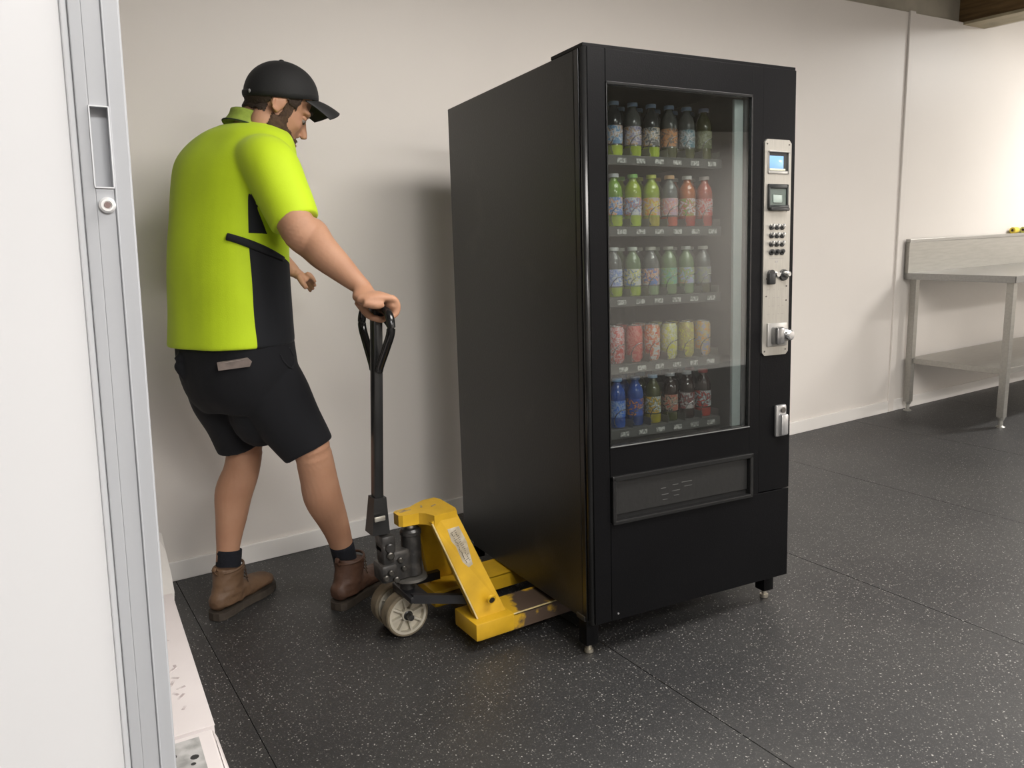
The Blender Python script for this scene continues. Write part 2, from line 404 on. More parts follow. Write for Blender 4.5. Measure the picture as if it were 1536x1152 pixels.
# display
sub('display_hood', frm, lambda bm: (box(bm, .663, .749, -.014, -.005, 1.3765, 1.381, .001), box(bm, .663, .749, -.010, -.005, 1.312, 1.321, .001), box(bm, .745, .749, -.012, -.005, 1.312, 1.381, .001), box(bm, .663, .6665, -.009, -.005, 1.312, 1.381, .001)))
sub('display_recess', dark, lambda bm: box(bm, .6665, .745, -.0068, -.005, 1.321, 1.3765))
sub('display_screen', mat('lcd_blue', (.16, .30, .50), .15, emit=((.25, .45, .8), .16)), lambda bm: box(bm, .669, .727, -.0078, -.0066, 1.328, 1.366, .001))
sub('display_ledge', mat('lcd_base', (.5, .5, .38), .4), lambda bm: box(bm, .669, .735, -.0082, -.0066, 1.322, 1.328, .001))
# note reader
sub('reader_frame', dark, lambda bm: (box(bm, .663, .747, -.016, -.005, 1.206, 1.217, .002), box(bm, .663, .747, -.012, -.005, 1.268, 1.281, .002), box(bm, .663, .670, -.012, -.005, 1.21, 1.28, .001), box(bm, .740, .747, -.012, -.005, 1.21, 1.28, .001)))
sub('reader_window', mat('reader_green', (.07, .09, .08), .12), lambda bm: box(bm, .669, .741, -.008, -.005, 1.215, 1.27))
sub('reader_slot', mat('reader_pale', (.28, .33, .30), .3), lambda bm: box(bm, .684, .722, -.0095, -.0075, 1.225, 1.250, .003))
sub('reader_lip', mat('reader_lip', (.03, .03, .03), .25), lambda bm: box(bm, .666, .744, -.022, -.010, 1.199, 1.209, .003))
# keypad
km = mat('key_metal', (.42, .42, .41), .22, metal=.85)
kd = mat('key_dark', (.02, .02, .02), .35)
for r in range(4):
    for q in range(3):
        x, z = .682+q*.0225, 1.153-r*.026
        sub('key_socket', kd, lambda bm: lathe(bm, [(.0088, 0), (.0092, .004), (.0075, .005), (0, .005)], 14, M=Matrix.Translation((x, -.0055, z-.003)) @ Matrix.Rotation(PI/2, 4, 'X')))
        sub('key', km if r in (0, 2) or (r == 1) else kd, lambda bm: lathe(bm, [(.0066, 0), (.0066, .008), (.0050, .0105), (0, .0115)], 14, M=Matrix.Translation((x, -.0065, z)) @ Matrix.Rotation(PI/2, 4, 'X')))
sub('label_strip', mat('panel_mark', (.3, .29, .27), .5), lambda bm: (box(bm, .676, .735, -.0066, -.0058, 1.052, 1.054), box(bm, .70, .712, -.0066, -.0058, 1.040, 1.046)))
# coin entry and push knob
sub('coin_slot', kd, lambda bm: (box(bm, .664, .692, -.020, -.005, .972, 1.008, .004), cyl(bm, (.679, -.005, 1.005), (.679, -.016, 1.005), .013, 18)))
sub('coin_cup', km, lambda bm: cyl(bm, (.700, -.005, 1.003), (.700, -.022, 1.003), .011, 18, .008))
sub('coin_bar', km, lambda bm: box(bm, .692, .726, -.014, -.005, .997, 1.009, .003))
sub('knob_ring', kd, lambda bm: cyl(bm, (.735, -.005, 1.000), (.735, -.014, 1.000), .0185, 20, .017))
sub('knob', km, lambda bm: cyl(bm, (.737, -.012, 1.003), (.737, -.032, 1.003), .0105, 18, .0085, bev=.002))
em_ = sub('etched_mark', mat('panel_mark', (0, 0, 0)), lambda bm: [box(bm, .668+.02*(i % 4)+(.006 if i % 3 else 0), .673+.02*(i % 4)+.006, -.0066, -.0058, .955-.026*(i//4), .9565-.026*(i//4)) for i in range(16)]); em_['kind'] = 'stuff'
# coin return
sub('return_plate', frm, lambda bm: box(bm, .668, .752, -.012, -.005, .775, .850, .003))
sub('return_cup', mat('cup_metal', (.33, .33, .33), .25, metal=.9), lambda bm: (box(bm, .682, .716, -.040, -.008, .783, .838, .006)))
sub('return_knob', mat('cup_bright', (.62, .62, .62), .22, metal=.9), lambda bm: lathe(bm, [(.020, 0), (.021, .014), (.016, .036), (.012, .040), (0, .041)], 20, M=Matrix.Translation((.735, -.008, .811)) @ Matrix.Rotation(PI/2, 4, 'X')))
# door lock handle
bm = bmesh.new(); box(bm, .711, .757, -.012, 0.001, .478, .583, bev=.006)
hd = fin(bm, 'lock_housing', mat('handle_metal', (.45, .45, .45), .3, metal=.8), vm, auto=24)
bm = bmesh.new(); vs = box(bm, .722, .752, -.026, -.010, .484, .553, bev=.005); fin(bm, 'handle_grip', mat('handle_bright', (.55, .55, .55), .28, metal=.8), hd, auto=24)
bm = bmesh.new(); cyl(bm, (.737, -.010, .566), (.737, -.018, .566), .009, 18); fin(bm, 'lock_barrel', scr, hd, auto=24)
bm = bmesh.new(); cyl(bm, (.018+.073, -.001, .016), (.018+.073, -.0035, .016), .003, 10); fin(bm, 'screw', mat('handle_bright', (0, 0, 0)), vm)
# shelves with spirals, price rail
shelf_m = mat('shelf_steel', (.20, .20, .19), .45, metal=.4)
rail_m = mat('shelf_rail', (.10, .10, .095), .4, var=.1, vscale=20)
tagm = mat('price_tag', (.60, .60, .57), .4, col2=(.25, .25, .24), vscale=120, thr=(.45, .55))
wire = mat('coil_wire', (.42, .42, .42), .25, metal=.9)
def loc_on(px, py, v):       # pixel -> machine coordinates on plane y = v
    d = MR.transposed() @ ray(px, py); c = MR.transposed() @ (CO-MO); q = c+d*((v-c.y)/d.y); return q
VB = .125
rows = [  # left/right bottle-bottom px, top px
    (dict(x0=921, x1=1055, yb=(238, 237), yt=(155, 160), n='bottle')),
    (dict(x0=921, x1=1056, yb=(342, 338), yt=(261, 264), n='bottle')),
    (dict(x0=921, x1=1054, yb=(446, 437), yt=(371, 368), n='bottle')),
    (dict(x0=924, x1=1053, yb=(545, 531), yt=(488, 482), n='can')),
    (dict(x0=926, x1=1054, yb=(641, 621), yt=(566, 553), n='bottle'))]
def coil_mesh():
    bm = bmesh.new(); P = []
    for i in range(0, 61):
        a = i/60*2*PI*5+PI*.5; P.append((.030*math.cos(a), -.02+i/60*.33, .030*math.sin(a)))
    tube(bm, P, [.0016]*len(P), n=5, k=1)
    bmesh.ops.recalc_face_normals(bm, faces=bm.faces[:])
    me = bpy.data.meshes.new('coil'); bm.to_mesh(me); bm.free(); me.materials.append(wire)
    for p in me.polygons: p.use_smooth = True
    return me
CME = coil_mesh()
ROWS = []
for r, R in enumerate(rows):
    a = loc_on(R['x0'], R['yb'][0], VB); b_ = loc_on(R['x1'], R['yb'][1], VB)
    at = loc_on(R['x0'], R['yt'][0], VB); bt = loc_on(R['x1'], R['yt'][1], VB)
    z = (a.z+b_.z)/2; H = ((at.z-a.z)+(bt.z-b_.z))/2
    xs = [a.x+(b_.x-a.x)*i/5 for i in range(6)]
    ROWS.append((z, H, xs))
    tr = part('shelf', shelf_m, [(.052, .56, .090, .60, z-.006, z-.002)], .0)
    bm = bmesh.new(); box(bm, .052, .56, .084, .090, z-.030, z-.002, bev=.001); fin(bm, 'price_rail', rail_m, tr)
    for i, x in enumerate(xs):
        bm = bmesh.new(); box(bm, x-.018, x+.014, .0815, .0835, z-.024, z-.010, bev=.0005, seg=1); fin(bm, 'price_tag', tagm, tr)
        bm = bmesh.new(); box(bm, x+.0325, x+.0335, .088, .58, z-.002, z+.022); fin(bm, 'divider', shelf_m, tr)
        o = link('coil', CME, wire, tr); o.location = (x, .10, z+.030)
# legs
for (lx, ly) in ((.026, .062), (.772-.03, .062), (.026, .85), (.742, .85)):
    bm = bmesh.new(); top = Vector((lx, ly, 0)); 
    w_ = VM4 @ top; zd = MR.col[2]; L = w_.z/zd.z
    box(bm, lx-.022, lx+.022, ly-.022, ly+.022, -L+.030, .004, bev=.004)
    lg = fin(bm, 'leg', blk, vm, auto=24)
    bm = bmesh.new(); lathe(bm, [(.013, 0), (.014, .003), (.014, .012), (.008, .013), (.008, .034)], 18, c=(lx, ly, -L+.0005)); fin(bm, 'foot', mat('foot_metal', (.5, .46, .38), .35, metal=.8), lg, auto=24)
    bm = bmesh.new(); box(bm, lx-.030, lx-.018, ly-.026, ly+.02, -.004, .012, bev=.002); fin(bm, 'bracket', mat('bracket_metal', (.10, .10, .10), .3, metal=.8), lg)

# ---------------------------------------------------------------- drinks
def plastic(name, c, a=.35):
    c = tuple(q*.62 for q in c)
    return mat(name, c, .12, spec=.6, trans=0, coat=.5, var=a, vscale=30)
CLR = dict(clear=(.20, .21, .20), smoke=(.07, .075, .08), green=(.28, .52, .05), lime=(.50, .66, .04), yellow=(.62, .52, .04), pink=(.70, .14, .08), orange=(.72, .20, .05), red=(.62, .06, .035),
           blue=(.02, .12, .55), navy=(.03, .08, .30), olive=(.10, .11, .03), cola=(.035, .015, .01), white=(.62, .64, .64), palegreen=(.28, .40, .20))
def labelmat(name, c1, c2, c3, sc=75):
    if name in MATS: return MATS[name]
    m = bpy.data.materials.new(name); m.use_nodes = True; nt = m.node_tree; b = nt.nodes['Principled BSDF']; b.inputs['Roughness'].default_value = .3
    tc = nt.nodes.new('ShaderNodeTexCoord'); n = nt.nodes.new('ShaderNodeTexNoise'); n.inputs['Scale'].default_value = sc; n.inputs['Detail'].default_value = 3; n.inputs['Distortion'].default_value = 1.2
    nt.links.new(tc.outputs['Object'], n.inputs['Vector']); r = nt.nodes.new('ShaderNodeValToRGB'); nt.links.new(n.outputs['Fac'], r.inputs[0])
    r.color_ramp.elements[0].position = .42; r.color_ramp.elements[0].color = (*c1, 1)
    r.color_ramp.elements[1].position = .60; r.color_ramp.elements[1].color = (*c3, 1)
    e = r.color_ramp.elements.new(.51); e.color = (*c2, 1); r.color_ramp.interpolation = 'LINEAR'
    nt.links.new(r.outputs[0], b.inputs['Base Color']); MATS[name] = m; return m
W_, B_, O_, Y_, R_, G_ = (.65, .66, .68), (.10, .22, .55), (.75, .28, .06), (.70, .66, .06), (.60, .06, .05), (.20, .45, .08)
K_ = (.05, .04, .04); P_ = (.55, .40, .50)
spec = [
 [('smoke', (.10, .25, .45), W_, (.45, .25, .15), (.42, .58, .86), 'lime', 'dark drink bottle with blue and white label'),
  ('clear', (.25, .22, .35), W_, (.45, .25, .12), (.42, .58, .86), 'lime', 'clear drink bottle with purplish-orange label'),
  ('smoke', (.10, .10, .10), W_, (.55, .35, .15), (.42, .58, .86), 'lime', 'dark drink bottle with black and white label'),
  ('clear', (.12, .12, .12), O_, (.45, .30, .20), (.42, .58, .86), 'olive', 'clear drink bottle with orange-topped brown label'),
  ('clear', (.10, .22, .28), W_, (.20, .20, .20), (.42, .58, .86), 'olive', 'clear drink bottle with teal and white label'),
  ('olive', (.12, .14, .05), (.35, .36, .3), (.2, .22, .08), (.35, .40, .62), 'olive', 'olive-tinted drink bottle with pale speckled label')],
 [('green', B_, W_, O_, (.60, .62, .64), 'lime', 'green soft-drink bottle with blue, white and orange label'),
  ('lime', W_, B_, O_, (.30, .60, .15), 'lime', 'lime soft-drink bottle with green cap and blue-white label'),
  ('lime', P_, Y_, O_, (.60, .66, .10), 'yellow', 'yellow soft-drink bottle with lilac and orange label'),
  ('clear', P_, (.75, .25, .18), W_, (.75, .45, .22), 'pink', 'clear pink soft-drink bottle with orange cap and pink label'),
  ('orange', W_, R_, G_, (.62, .60, .56), 'red', 'orange soft-drink bottle with pale cap over red base'),
  ('pink', R_, W_, (.7, .2, .15), (.45, .38, .36), 'red', 'red soft-drink bottle with grey cap and red-white label')],
 [('clear', W_, B_, (.45, .5, .8), (.60, .62, .60), 'lime', 'clear drink bottle with pale blue label and lime base'),
  ('palegreen', W_, Y_, B_, (.58, .62, .55), 'lime', 'pale green drink bottle with lime and white label'),
  ('clear', B_, O_, W_, (.42, .42, .36), 'palegreen', 'clear drink bottle with orange and blue label'),
  ('palegreen', (.15, .45, .30), (.4, .4, .36), G_, (.32, .34, .28), 'palegreen', 'green-tinted drink bottle with teal and brown label'),
  ('palegreen', (.40, .40, .62), G_, (.5, .3, .2), (.40, .42, .38), 'palegreen', 'pale green drink bottle with lavender label'),
  ('clear', (.28, .26, .36), (.3, .35, .2), (.35, .34, .3), (.38, .38, .34), 'olive', 'clear drink bottle with dull grey-lilac label')],
 [('red', R_, W_, (.7, .1, .08), None, None, 'bright red drink can with white lettering'),
  ('red', (.55, .05, .03), (.7, .3, .25), R_, None, None, 'red drink can with pinkish lettering'),
  ('orange', W_, O_, R_, None, None, 'orange and red drink can with white lettering'),
  ('yellow', Y_, W_, (.5, .5, .08), None, None, 'yellow drink can with white lettering'),
  ('yellow', (.5, .48, .15), (.4, .25, .15), Y_, None, None, 'dull yellow drink can with brown lettering'),
  ('orange', (.35, .33, .45), (.6, .5, .15), O_, None, None, 'orange-topped drink can with lilac and yellow print')],
 [('blue', (.02, .15, .65), (.4, .5, .7), B_, (.10, .30, .60), 'blue', 'bright blue drink bottle with blue cap'),
  ('blue', (.03, .10, .45), (.05, .05, .15), O_, (.05, .10, .22), 'navy', 'blue drink bottle with navy cap and orange print'),
  ('olive', (.55, .57, .55), (.08, .12, .03), (.7, .42, .05), (.35, .50, .68), 'yellow', 'dark green drink bottle with orange-yellow base'),
  ('cola', (.45, .12, .08), (.5, .45, .35), K_, (.55, .56, .58), 'olive', 'cola-brown drink bottle with white cap and cream base'),
  ('cola', (.5, .45, .45), K_, (.35, .08, .08), (.50, .50, .52), 'cola', 'dark cola bottle with silvery shoulder and maroon print'),
  ('cola', (.55, .58, .6), K_, R_, (.40, .05, .05), 'red', 'black cola bottle with red cap and red lower label')]]
SC = ['top', 'second', 'third', 'fourth', 'bottom']
POS = ['leftmost', 'second from left', 'third from left', 'fourth from left', 'fifth from left', 'rightmost']
def bottle_parts(H, R, sp, can, key):
    """returns root mesh-made thing in local coordinates, base at z = 0"""
    c, l1, l2, l3, cp, bc, lab = sp
    out = []
    if can:
        bm = bmesh.new(); lathe(bm, [(R*.72, 0), (R*.78, .003), (R, .012), (R, H-.012), (R*.84, H-.003), (R*.80, H), (R*.74, H), (R*.72, H-.004), (0, H-.004)], 20)
        return bm, [('lid', 'lid', mat('can_lid', (.6, .6, .6), .25, metal=.9), lambda bm: (lathe(bm, [(R*.80, H-.001), (R*.83, H+.001), (R*.80, H+.002), (R*.74, H-.002), (0, H-.002)], 18), box(bm, -.004, .004, -.010, .002, H-.002, H-.0005)))], labelmat('can_print_'+key, l1, l2, l3, 80)
    bm = bmesh.new()
    lathe(bm, [(0, .004), (R*.5, .0), (R*.9, .002), (R, .010), (R*.97, H*.12), (R, H*.16), (R*.985, H*.20), (R*.985, H*.56), (R, H*.60), (R*.98, H*.68), (R*.88, H*.76), (R*.60, H*.84), (R*.44, H*.88), (R*.42, H*.92), (R*.46, H*.925), (R*.46, H*.935), (R*.36, H*.94), (0, H*.94)], 20)
    subs = [('label', 'label', labelmat('print_'+key, l1, l2, l3), lambda bm: lathe(bm, [(R*.97, H*.215), (R*1.012, H*.22), (R*1.012, H*.55), (R*.97, H*.555)], 20)),
            ('base', 'base', plastic('drink_'+bc, CLR[bc], .25), lambda bm: lathe(bm, [(0, .003), (R*.5, -.0005+.001), (R*.92, .0015), (R*1.015, .010), (R*.99, H*.12), (R*1.01, H*.155), (R*1.0, H*.19), (R*.9, H*.19)], 20)),
            ('cap', 'cap', mat('cap_'+key, cp, .45), lambda bm: lathe(bm, [(R*.40, H*.925), (R*.60, H*.93), (R*.60, H*.99), (R*.54, H), (0, H)], 18))]
    return bm, subs, plastic('drink_'+c, CLR[c], .25)
for r, (z, H, xs) in enumerate(ROWS):
    can = rows[r]['n'] == 'can'
    for i, x in enumerate(xs):
        sp = spec[r][i]; R = .0262 if can else .0258
        key = 'r%dc%d' % (r, i)
        bm, subs, mm = bottle_parts(H, R, sp, can, key)
        bmesh.ops.recalc_face_normals(bm, faces=bm.faces[:])
        nm = 'drink_can' if can else 'drink_bottle'
        root = fin(bm, nm, mm, None, auto=50)
        root.rotation_mode = 'QUATERNION'; root.rotation_quaternion = (MR @ Rm('Z', 0.25*((r*7+i*3) % 5-2))).to_quaternion()
        root.location = VM4 @ Vector((x, VB, z-.001))
        tag(root, '%s, %s on %s shelf' % (sp[6], POS[i], SC[r]), 'can' if can else 'bottle', '%s on the %s shelf' % ('cans' if can else 'bottles', SC[r]))
        ch = []
        for (pn, _, pm, f) in subs:
            b2 = bmesh.new(); f(b2); ch.append(fin(b2, pn, pm, root, auto=50))
        # the next one in the same spiral
        c2 = root.copy(); S.collection.objects.link(c2); c2.location = VM4 @ Vector((x+.002, VB+.068, z-.001))
        c2['label'] = 'second-row %s just behind the %s one on %s shelf' % (nm.replace('_', ' '), POS[i], SC[r])
        for h in ch:
            d = h.copy(); S.collection.objects.link(d); d.parent = c2

# ================================================================ STEEL BENCH (right)
st = mat('bench_steel', (.42, .41, .38), .34, metal=.85, var=.05, vscale=14, stretch=(.6, 6, 6))
st2 = mat('bench_top_steel', (.33, .33, .32), .30, metal=.9, var=.05, vscale=14, stretch=(.6, 6, 6))
BX, BF, BHt, SH = 4.9598, YB-.7069, .9125, .2154
BL = 1.9
bench = thing('steel_bench', 'long stainless steel work bench with upstand and undershelf against the white wall', 'workbench', (BX, BF, 0))
def bp_(name, m, boxes, bev=.002, parent=bench):
    bm = bmesh.new()
    for a in boxes: box(bm, *a, bev=bev)
    return fin(bm, name, m, parent)
D = YB-BF-.016
top = bp_('bench_top', st2, [(.004, BL, .004, D, BHt-.004, BHt), (0, BL, 0, .004, BHt-.040, BHt), (0, .004, 0, D, BHt-.040, BHt+.0)], .001)
bp_('bench_frame', st, [(.02, BL-.02, .02, D-.02, BHt-.038, BHt-.006)], .001)
up = bp_('upstand', st, [(0, BL, D-.026, D, BHt, BHt+SH-.022), ], .001)
bp_('upstand_cap', mat('cap_steel', (.40, .39, .37), .35, metal=.85), [(0, BL, D-.030, D+.002, BHt+SH-.022, BHt+SH)], .003, up)
bp_('undershelf', st, [(.05, BL-.05, .05, D-.035, .352, .356), (.05, BL-.05, .046, .050, .322, .356), (.046, .05, .05, D-.035, .322, .356)], .001)
for lx, ly in ((.052, .045), (.052, D-.045), (BL-.052, .045), (BL-.052, D-.045)):
    l_ = bp_('leg', st, [(lx-.021, lx+.021, ly-.021, ly+.021, .062, BHt-.038)], .003)
    bm = bmesh.new(); lathe(bm, [(.016, .045), (.0215, .060), (.0215, .066)], 18, c=(lx, ly, 0)); cyl(bm, (lx, ly, .006), (lx, ly, .05), .0125, 18); lathe(bm, [(.026, 0), (.026, .004), (.014, .011), (.012, .012)], 20, c=(lx, ly, .0005))
    fin(bm, 'adjustable_foot', mat('foot_steel', (.55, .54, .5), .3, metal=.85), l_, auto=24)
# yellow fittings lying on the upstand
ym = mat('tape_yellow', (.72, .55, .05), .45, var=.1, vscale=30)
ym2 = mat('tape_lime', (.55, .56, .12), .45, var=.1, vscale=30)
for nm, px, m_, lab in (('spray_bottle', 1521, ym, 'small yellow roll lying on the bench upstand, left one'), ('spray_bottle', 1536.5, ym2, 'small lime-yellow roll lying on the bench upstand, right one at the frame edge')):
    c0 = PY(px, 354, YB-.03)
    root = thing('tape_roll', lab, 'tape roll', (c0.x, YB-.030, BHt+SH+.0215))
    R4 = Matrix.Rotation(0, 4, 'Z')
    bm = bmesh.new()
    for v in lathe(bm, [(.010, -.030), (.021, -.030), (.0215, -.027), (.0215, .027), (.021, .030), (.010, .030)], 24, axis='X', ring=True): pass
    fin(bm, 'roll', m_, root, auto=24)
    bm = bmesh.new(); lathe(bm, [(.0085, -.031), (.0102, -.031), (.0102, .031), (.0085, .031)], 18, axis='X', ring=True); fin(bm, 'core', mat('cardboard', (.30, .22, .13), .8), root, auto=24)
    bm = bmesh.new(); box(bm, .0305, .034, -.017, .017, -.017, .017, .004); fin(bm, 'end_disc', mat('disc_dark', (.15, .14, .05), .5), root)

# ================================================================ WHITE CARTONS (bottom left)
cw = mat('carton_white', (.78, .72, .71), .5, col2=(.84, .78, .77), vscale=4, thr=(.3, .7), bump=.05, bscale=15)
cs = mat('carton_scuff', (.50, .43, .43), .6, col2=(.72, .66, .65), vscale=50, thr=(.42, .6))
d0 = Vector((.357, 2.796)); d1 = Vector((.307, 1.928)); dd = (d0-d1).normalized()
ang = math.atan2(dd.y, dd.x)-PI/2
CHt = .10
t1 = thing('carton', 'long flat white cardboard carton with scuffed top on the floor behind the door leaf', 'carton', (d1.x, d1.y, 0), (0, 0, ang))
Lc = (d0-d1).length
bm = bmesh.new(); box(bm, -.52, 0, .004, Lc, .001, CHt-.002, bev=.004); fin(bm, 'body', cw, t1)
bm = bmesh.new(); box(bm, -.52, 0.001, .002, Lc+.001, CHt-.002, CHt, bev=.001); lid = fin(bm, 'lid', cw, t1)
random.seed(11)
bm = bmesh.new()
for (x, y, l, a_) in ((-.055, .18, .028, .9), (-.066, .20, .02, 2.2), (-.050, .225, .024, .3), (-.068, .26, .03, 1.2), (-.058, .285, .022, 2.6), (-.064, .33, .03, .8), (-.05, .35, .02, 1.7), (-.062, .52, .03, .4), (-.07, .55, .025, 2.0), (-.055, .12, .018, 1.1)):
    box(bm, -l/2, l/2, -.0040, .0040, CHt, CHt+.0006, M=Matrix.Translation((x, y, 0)) @ Matrix.Rotation(a_, 4, 'Z'))
o_ = fin(bm, 'scuff', cs, lid); o_['kind'] = 'stuff'
t2 = thing('carton', 'nearer white cardboard carton with a grey smudged printed label, at the bottom frame edge', 'carton', (d1.x, d1.y, 0), (0, 0, ang))
bm = bmesh.new(); box(bm, -.52, -.006, -.55, -.004, .001, CHt-.006, bev=.004); fin(bm, 'body', cw, t2)
bm = bmesh.new(); box(bm, -.52, -.010, -.551, -.006, CHt-.006, CHt-.004, bev=.001); l2 = fin(bm, 'lid', cw, t2)
bm = bmesh.new(); prism(bm, [(-.006, -.008, CHt-.004), (-.006, -.54, CHt-.004), (.016, -.54, CHt-.03), (.002, -.02, CHt-.022)], (0, 0, -.002)); fin(bm, 'flap', cw, t2)
bm = bmesh.new(); box(bm, -.115, -.040, -.25, -.022, CHt-.004, CHt-.0035)
pl_ = fin(bm, 'printed_label', mat('label_grey', (.30, .30, .29), .5, col2=(.55, .54, .53), vscale=22, thr=(.35, .6)), t2)
bm = bmesh.new()
for (x, y, r_) in ((-.104, -.075, .009), (-.060, -.10, .010), (-.066, -.125, .006)):
    lathe(bm, [(r_, 0), (r_*.8, .0005), (0, .0005)], 10, c=(x, y, CHt-.0035))
bm2 = fin(bm, 'ink_mark', mat('ink_black', (.04, .04, .04), .5), pl_); bm2['kind'] = 'stuff'
# white sheet leaning on the wall
a = PZ(258, 888, .005); 
t3 = None
bm = bmesh.new()
pp_ = [PY(259, 887, 2.92), PY(259.5, 868, 2.95), PY(254, 838, 2.99), PY(246, 805, 3.03), PY(240, 780, 3.06), PY(226, 774, 3.08), PY(205, 830, 2.99), PY(215, 893, 2.90), PY(252, 893, 2.90)]
prism(bm, pp_, (-.004, .01, 0)); 
bmesh.ops.triangulate(bm, faces=bm.faces[:])
bmesh.ops.translate(bm, verts=bm.verts[:], vec=(0, 0, -min(v.co.z for v in bm.verts)+.001))
tag(fin(bm, 'foam_sheet', mat('sheet_white', (.76, .73, .69), .55, bump=.1, bscale=10), None), 'curled white packing sheet leaning against the wall beyond the cartons', 'packing sheet')

# ================================================================ PALLET TRUCK
yel = mat('truck_yellow', (.54, .32, .016), .38, var=.14, vscale=9, bump=.05, bscale=40)
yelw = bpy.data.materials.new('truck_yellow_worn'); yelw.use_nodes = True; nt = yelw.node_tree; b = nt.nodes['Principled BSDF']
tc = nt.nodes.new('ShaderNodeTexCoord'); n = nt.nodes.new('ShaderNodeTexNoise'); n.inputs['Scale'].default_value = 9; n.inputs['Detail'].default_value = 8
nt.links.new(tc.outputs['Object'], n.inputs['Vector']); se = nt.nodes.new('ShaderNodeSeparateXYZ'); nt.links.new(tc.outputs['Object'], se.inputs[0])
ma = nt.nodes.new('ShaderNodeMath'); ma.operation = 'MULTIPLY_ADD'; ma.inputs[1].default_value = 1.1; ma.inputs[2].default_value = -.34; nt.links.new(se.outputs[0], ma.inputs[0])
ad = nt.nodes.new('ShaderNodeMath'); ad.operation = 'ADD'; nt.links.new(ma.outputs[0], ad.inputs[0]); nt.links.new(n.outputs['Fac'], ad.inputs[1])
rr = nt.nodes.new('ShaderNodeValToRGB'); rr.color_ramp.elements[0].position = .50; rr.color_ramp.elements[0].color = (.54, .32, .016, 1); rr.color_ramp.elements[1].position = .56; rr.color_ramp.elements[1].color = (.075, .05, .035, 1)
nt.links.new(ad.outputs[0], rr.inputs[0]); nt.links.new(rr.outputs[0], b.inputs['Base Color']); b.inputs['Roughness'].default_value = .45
edge = mat('worn_edge', (.62, .50, .25), .4, metal=.2, var=.2, vscale=30)
iron = mat('greasy_iron', (.022, .021, .020), .35, col2=(.06, .055, .05), vscale=30, thr=(.5, .7), bump=.2, bscale=50, spec=.6)
ironp = mat('black_paint', (.013, .013, .013), .28, var=.2, vscale=12)
JX, JY = .965, 2.215
pj = thing('pallet_truck', 'yellow hand pallet truck with black handle, forks under the black vending machine', 'pallet truck', (JX, JY, 0))
def jp(name, m, f, parent=pj, auto=24, smooth=False):
    bm = bmesh.new(); f(bm)
    for v in bm.verts: v.co -= Vector((JX, JY, 0))
    return fin(bm, name, m, parent, smooth=smooth, auto=None if smooth else auto)
FT = .090
def fork(y0, y1):
    def f(bm):
        # channel: top plate and two cheeks, rounded tip
        pts = [(1.10, y0, FT), (2.02, y0, FT), (2.10, y0+.03, FT), (2.13, (y0+y1)/2, FT), (2.10, y1-.03, FT), (2.02, y1, FT), (1.10, y1, FT)]
        prism(bm, pts, (0, 0, -.006))
        box(bm, 1.10, 2.02, y0, y0+.006, .036, FT-.003); box(bm, 1.10, 2.02, y1-.006, y1, .036, FT-.003)
        box(bm, 1.10, 1.106, y0, y1, .036, FT-.003)
    return f
for (y0, y1) in ((2.012, 2.140), (2.292, 2.420)):
    fk = jp('fork', yelw if y0 < 2.2 else yel, fork(y0, y1), auto=24)
    if y0 < 2.2: jp('edge_wear', edge, lambda bm: (box(bm, 1.22, 1.75, y0-.0006, y0+.003, FT-.003, FT+.0008, .0004),), fk)
    jp('load_roller', mat('roller_nylon', (.5, .45, .36), .5), lambda bm: cyl(bm, (1.93, y0+.02, .037), (1.93, y1-.02, .037), .036, 20, bev=.004), fk)
    # heel block where the frame plate meets the fork
    jp('heel_block', yel, lambda bm: (box(bm, 1.088, 1.225, y0-.008, y1+.004, .040, FT+.006, .004)), fk)
# A-frame side plates
def plate(s):
    def f(bm):
        # outer surface polygon (x, y, z)
        yb, yt = (2.040, 2.118) if s < 0 else (2.392, 2.262)
        P = [(1.112, yb, .094), (1.012, yt, .405), (1.030, yt, .425), (1.096, yt, .424), (1.215, yb, .094)]
        prism(bm, P, (0, .010*(-s), 0)); bevel_all(bm, .0015, 1)
        # turned-in flanges on both long edges
        for (a0, a1) in (((1.112, yb, .094), (1.012, yt, .405)), ((1.215, yb, .094), (1.096, yt, .42))):
            a0 = Vector(a0); a1 = Vector(a1); w_ = Vector((.006, 0, 0)) if a0.x < 1.15 else Vector((-.006, 0, 0))
            dy = Vector((0, -s*.028, 0))
            v = [bm.verts.new(p) for p in (a0, a0+w_, a1+w_, a1, a0+dy, a0+w_+dy, a1+w_+dy, a1+dy)]
            for q in ((0, 1, 2, 3), (4, 7, 6, 5), (0, 4, 5, 1), (1, 5, 6, 2), (2, 6, 7, 3), (3, 7, 4, 0)): bm.faces.new([v[i] for i in q])
    return f
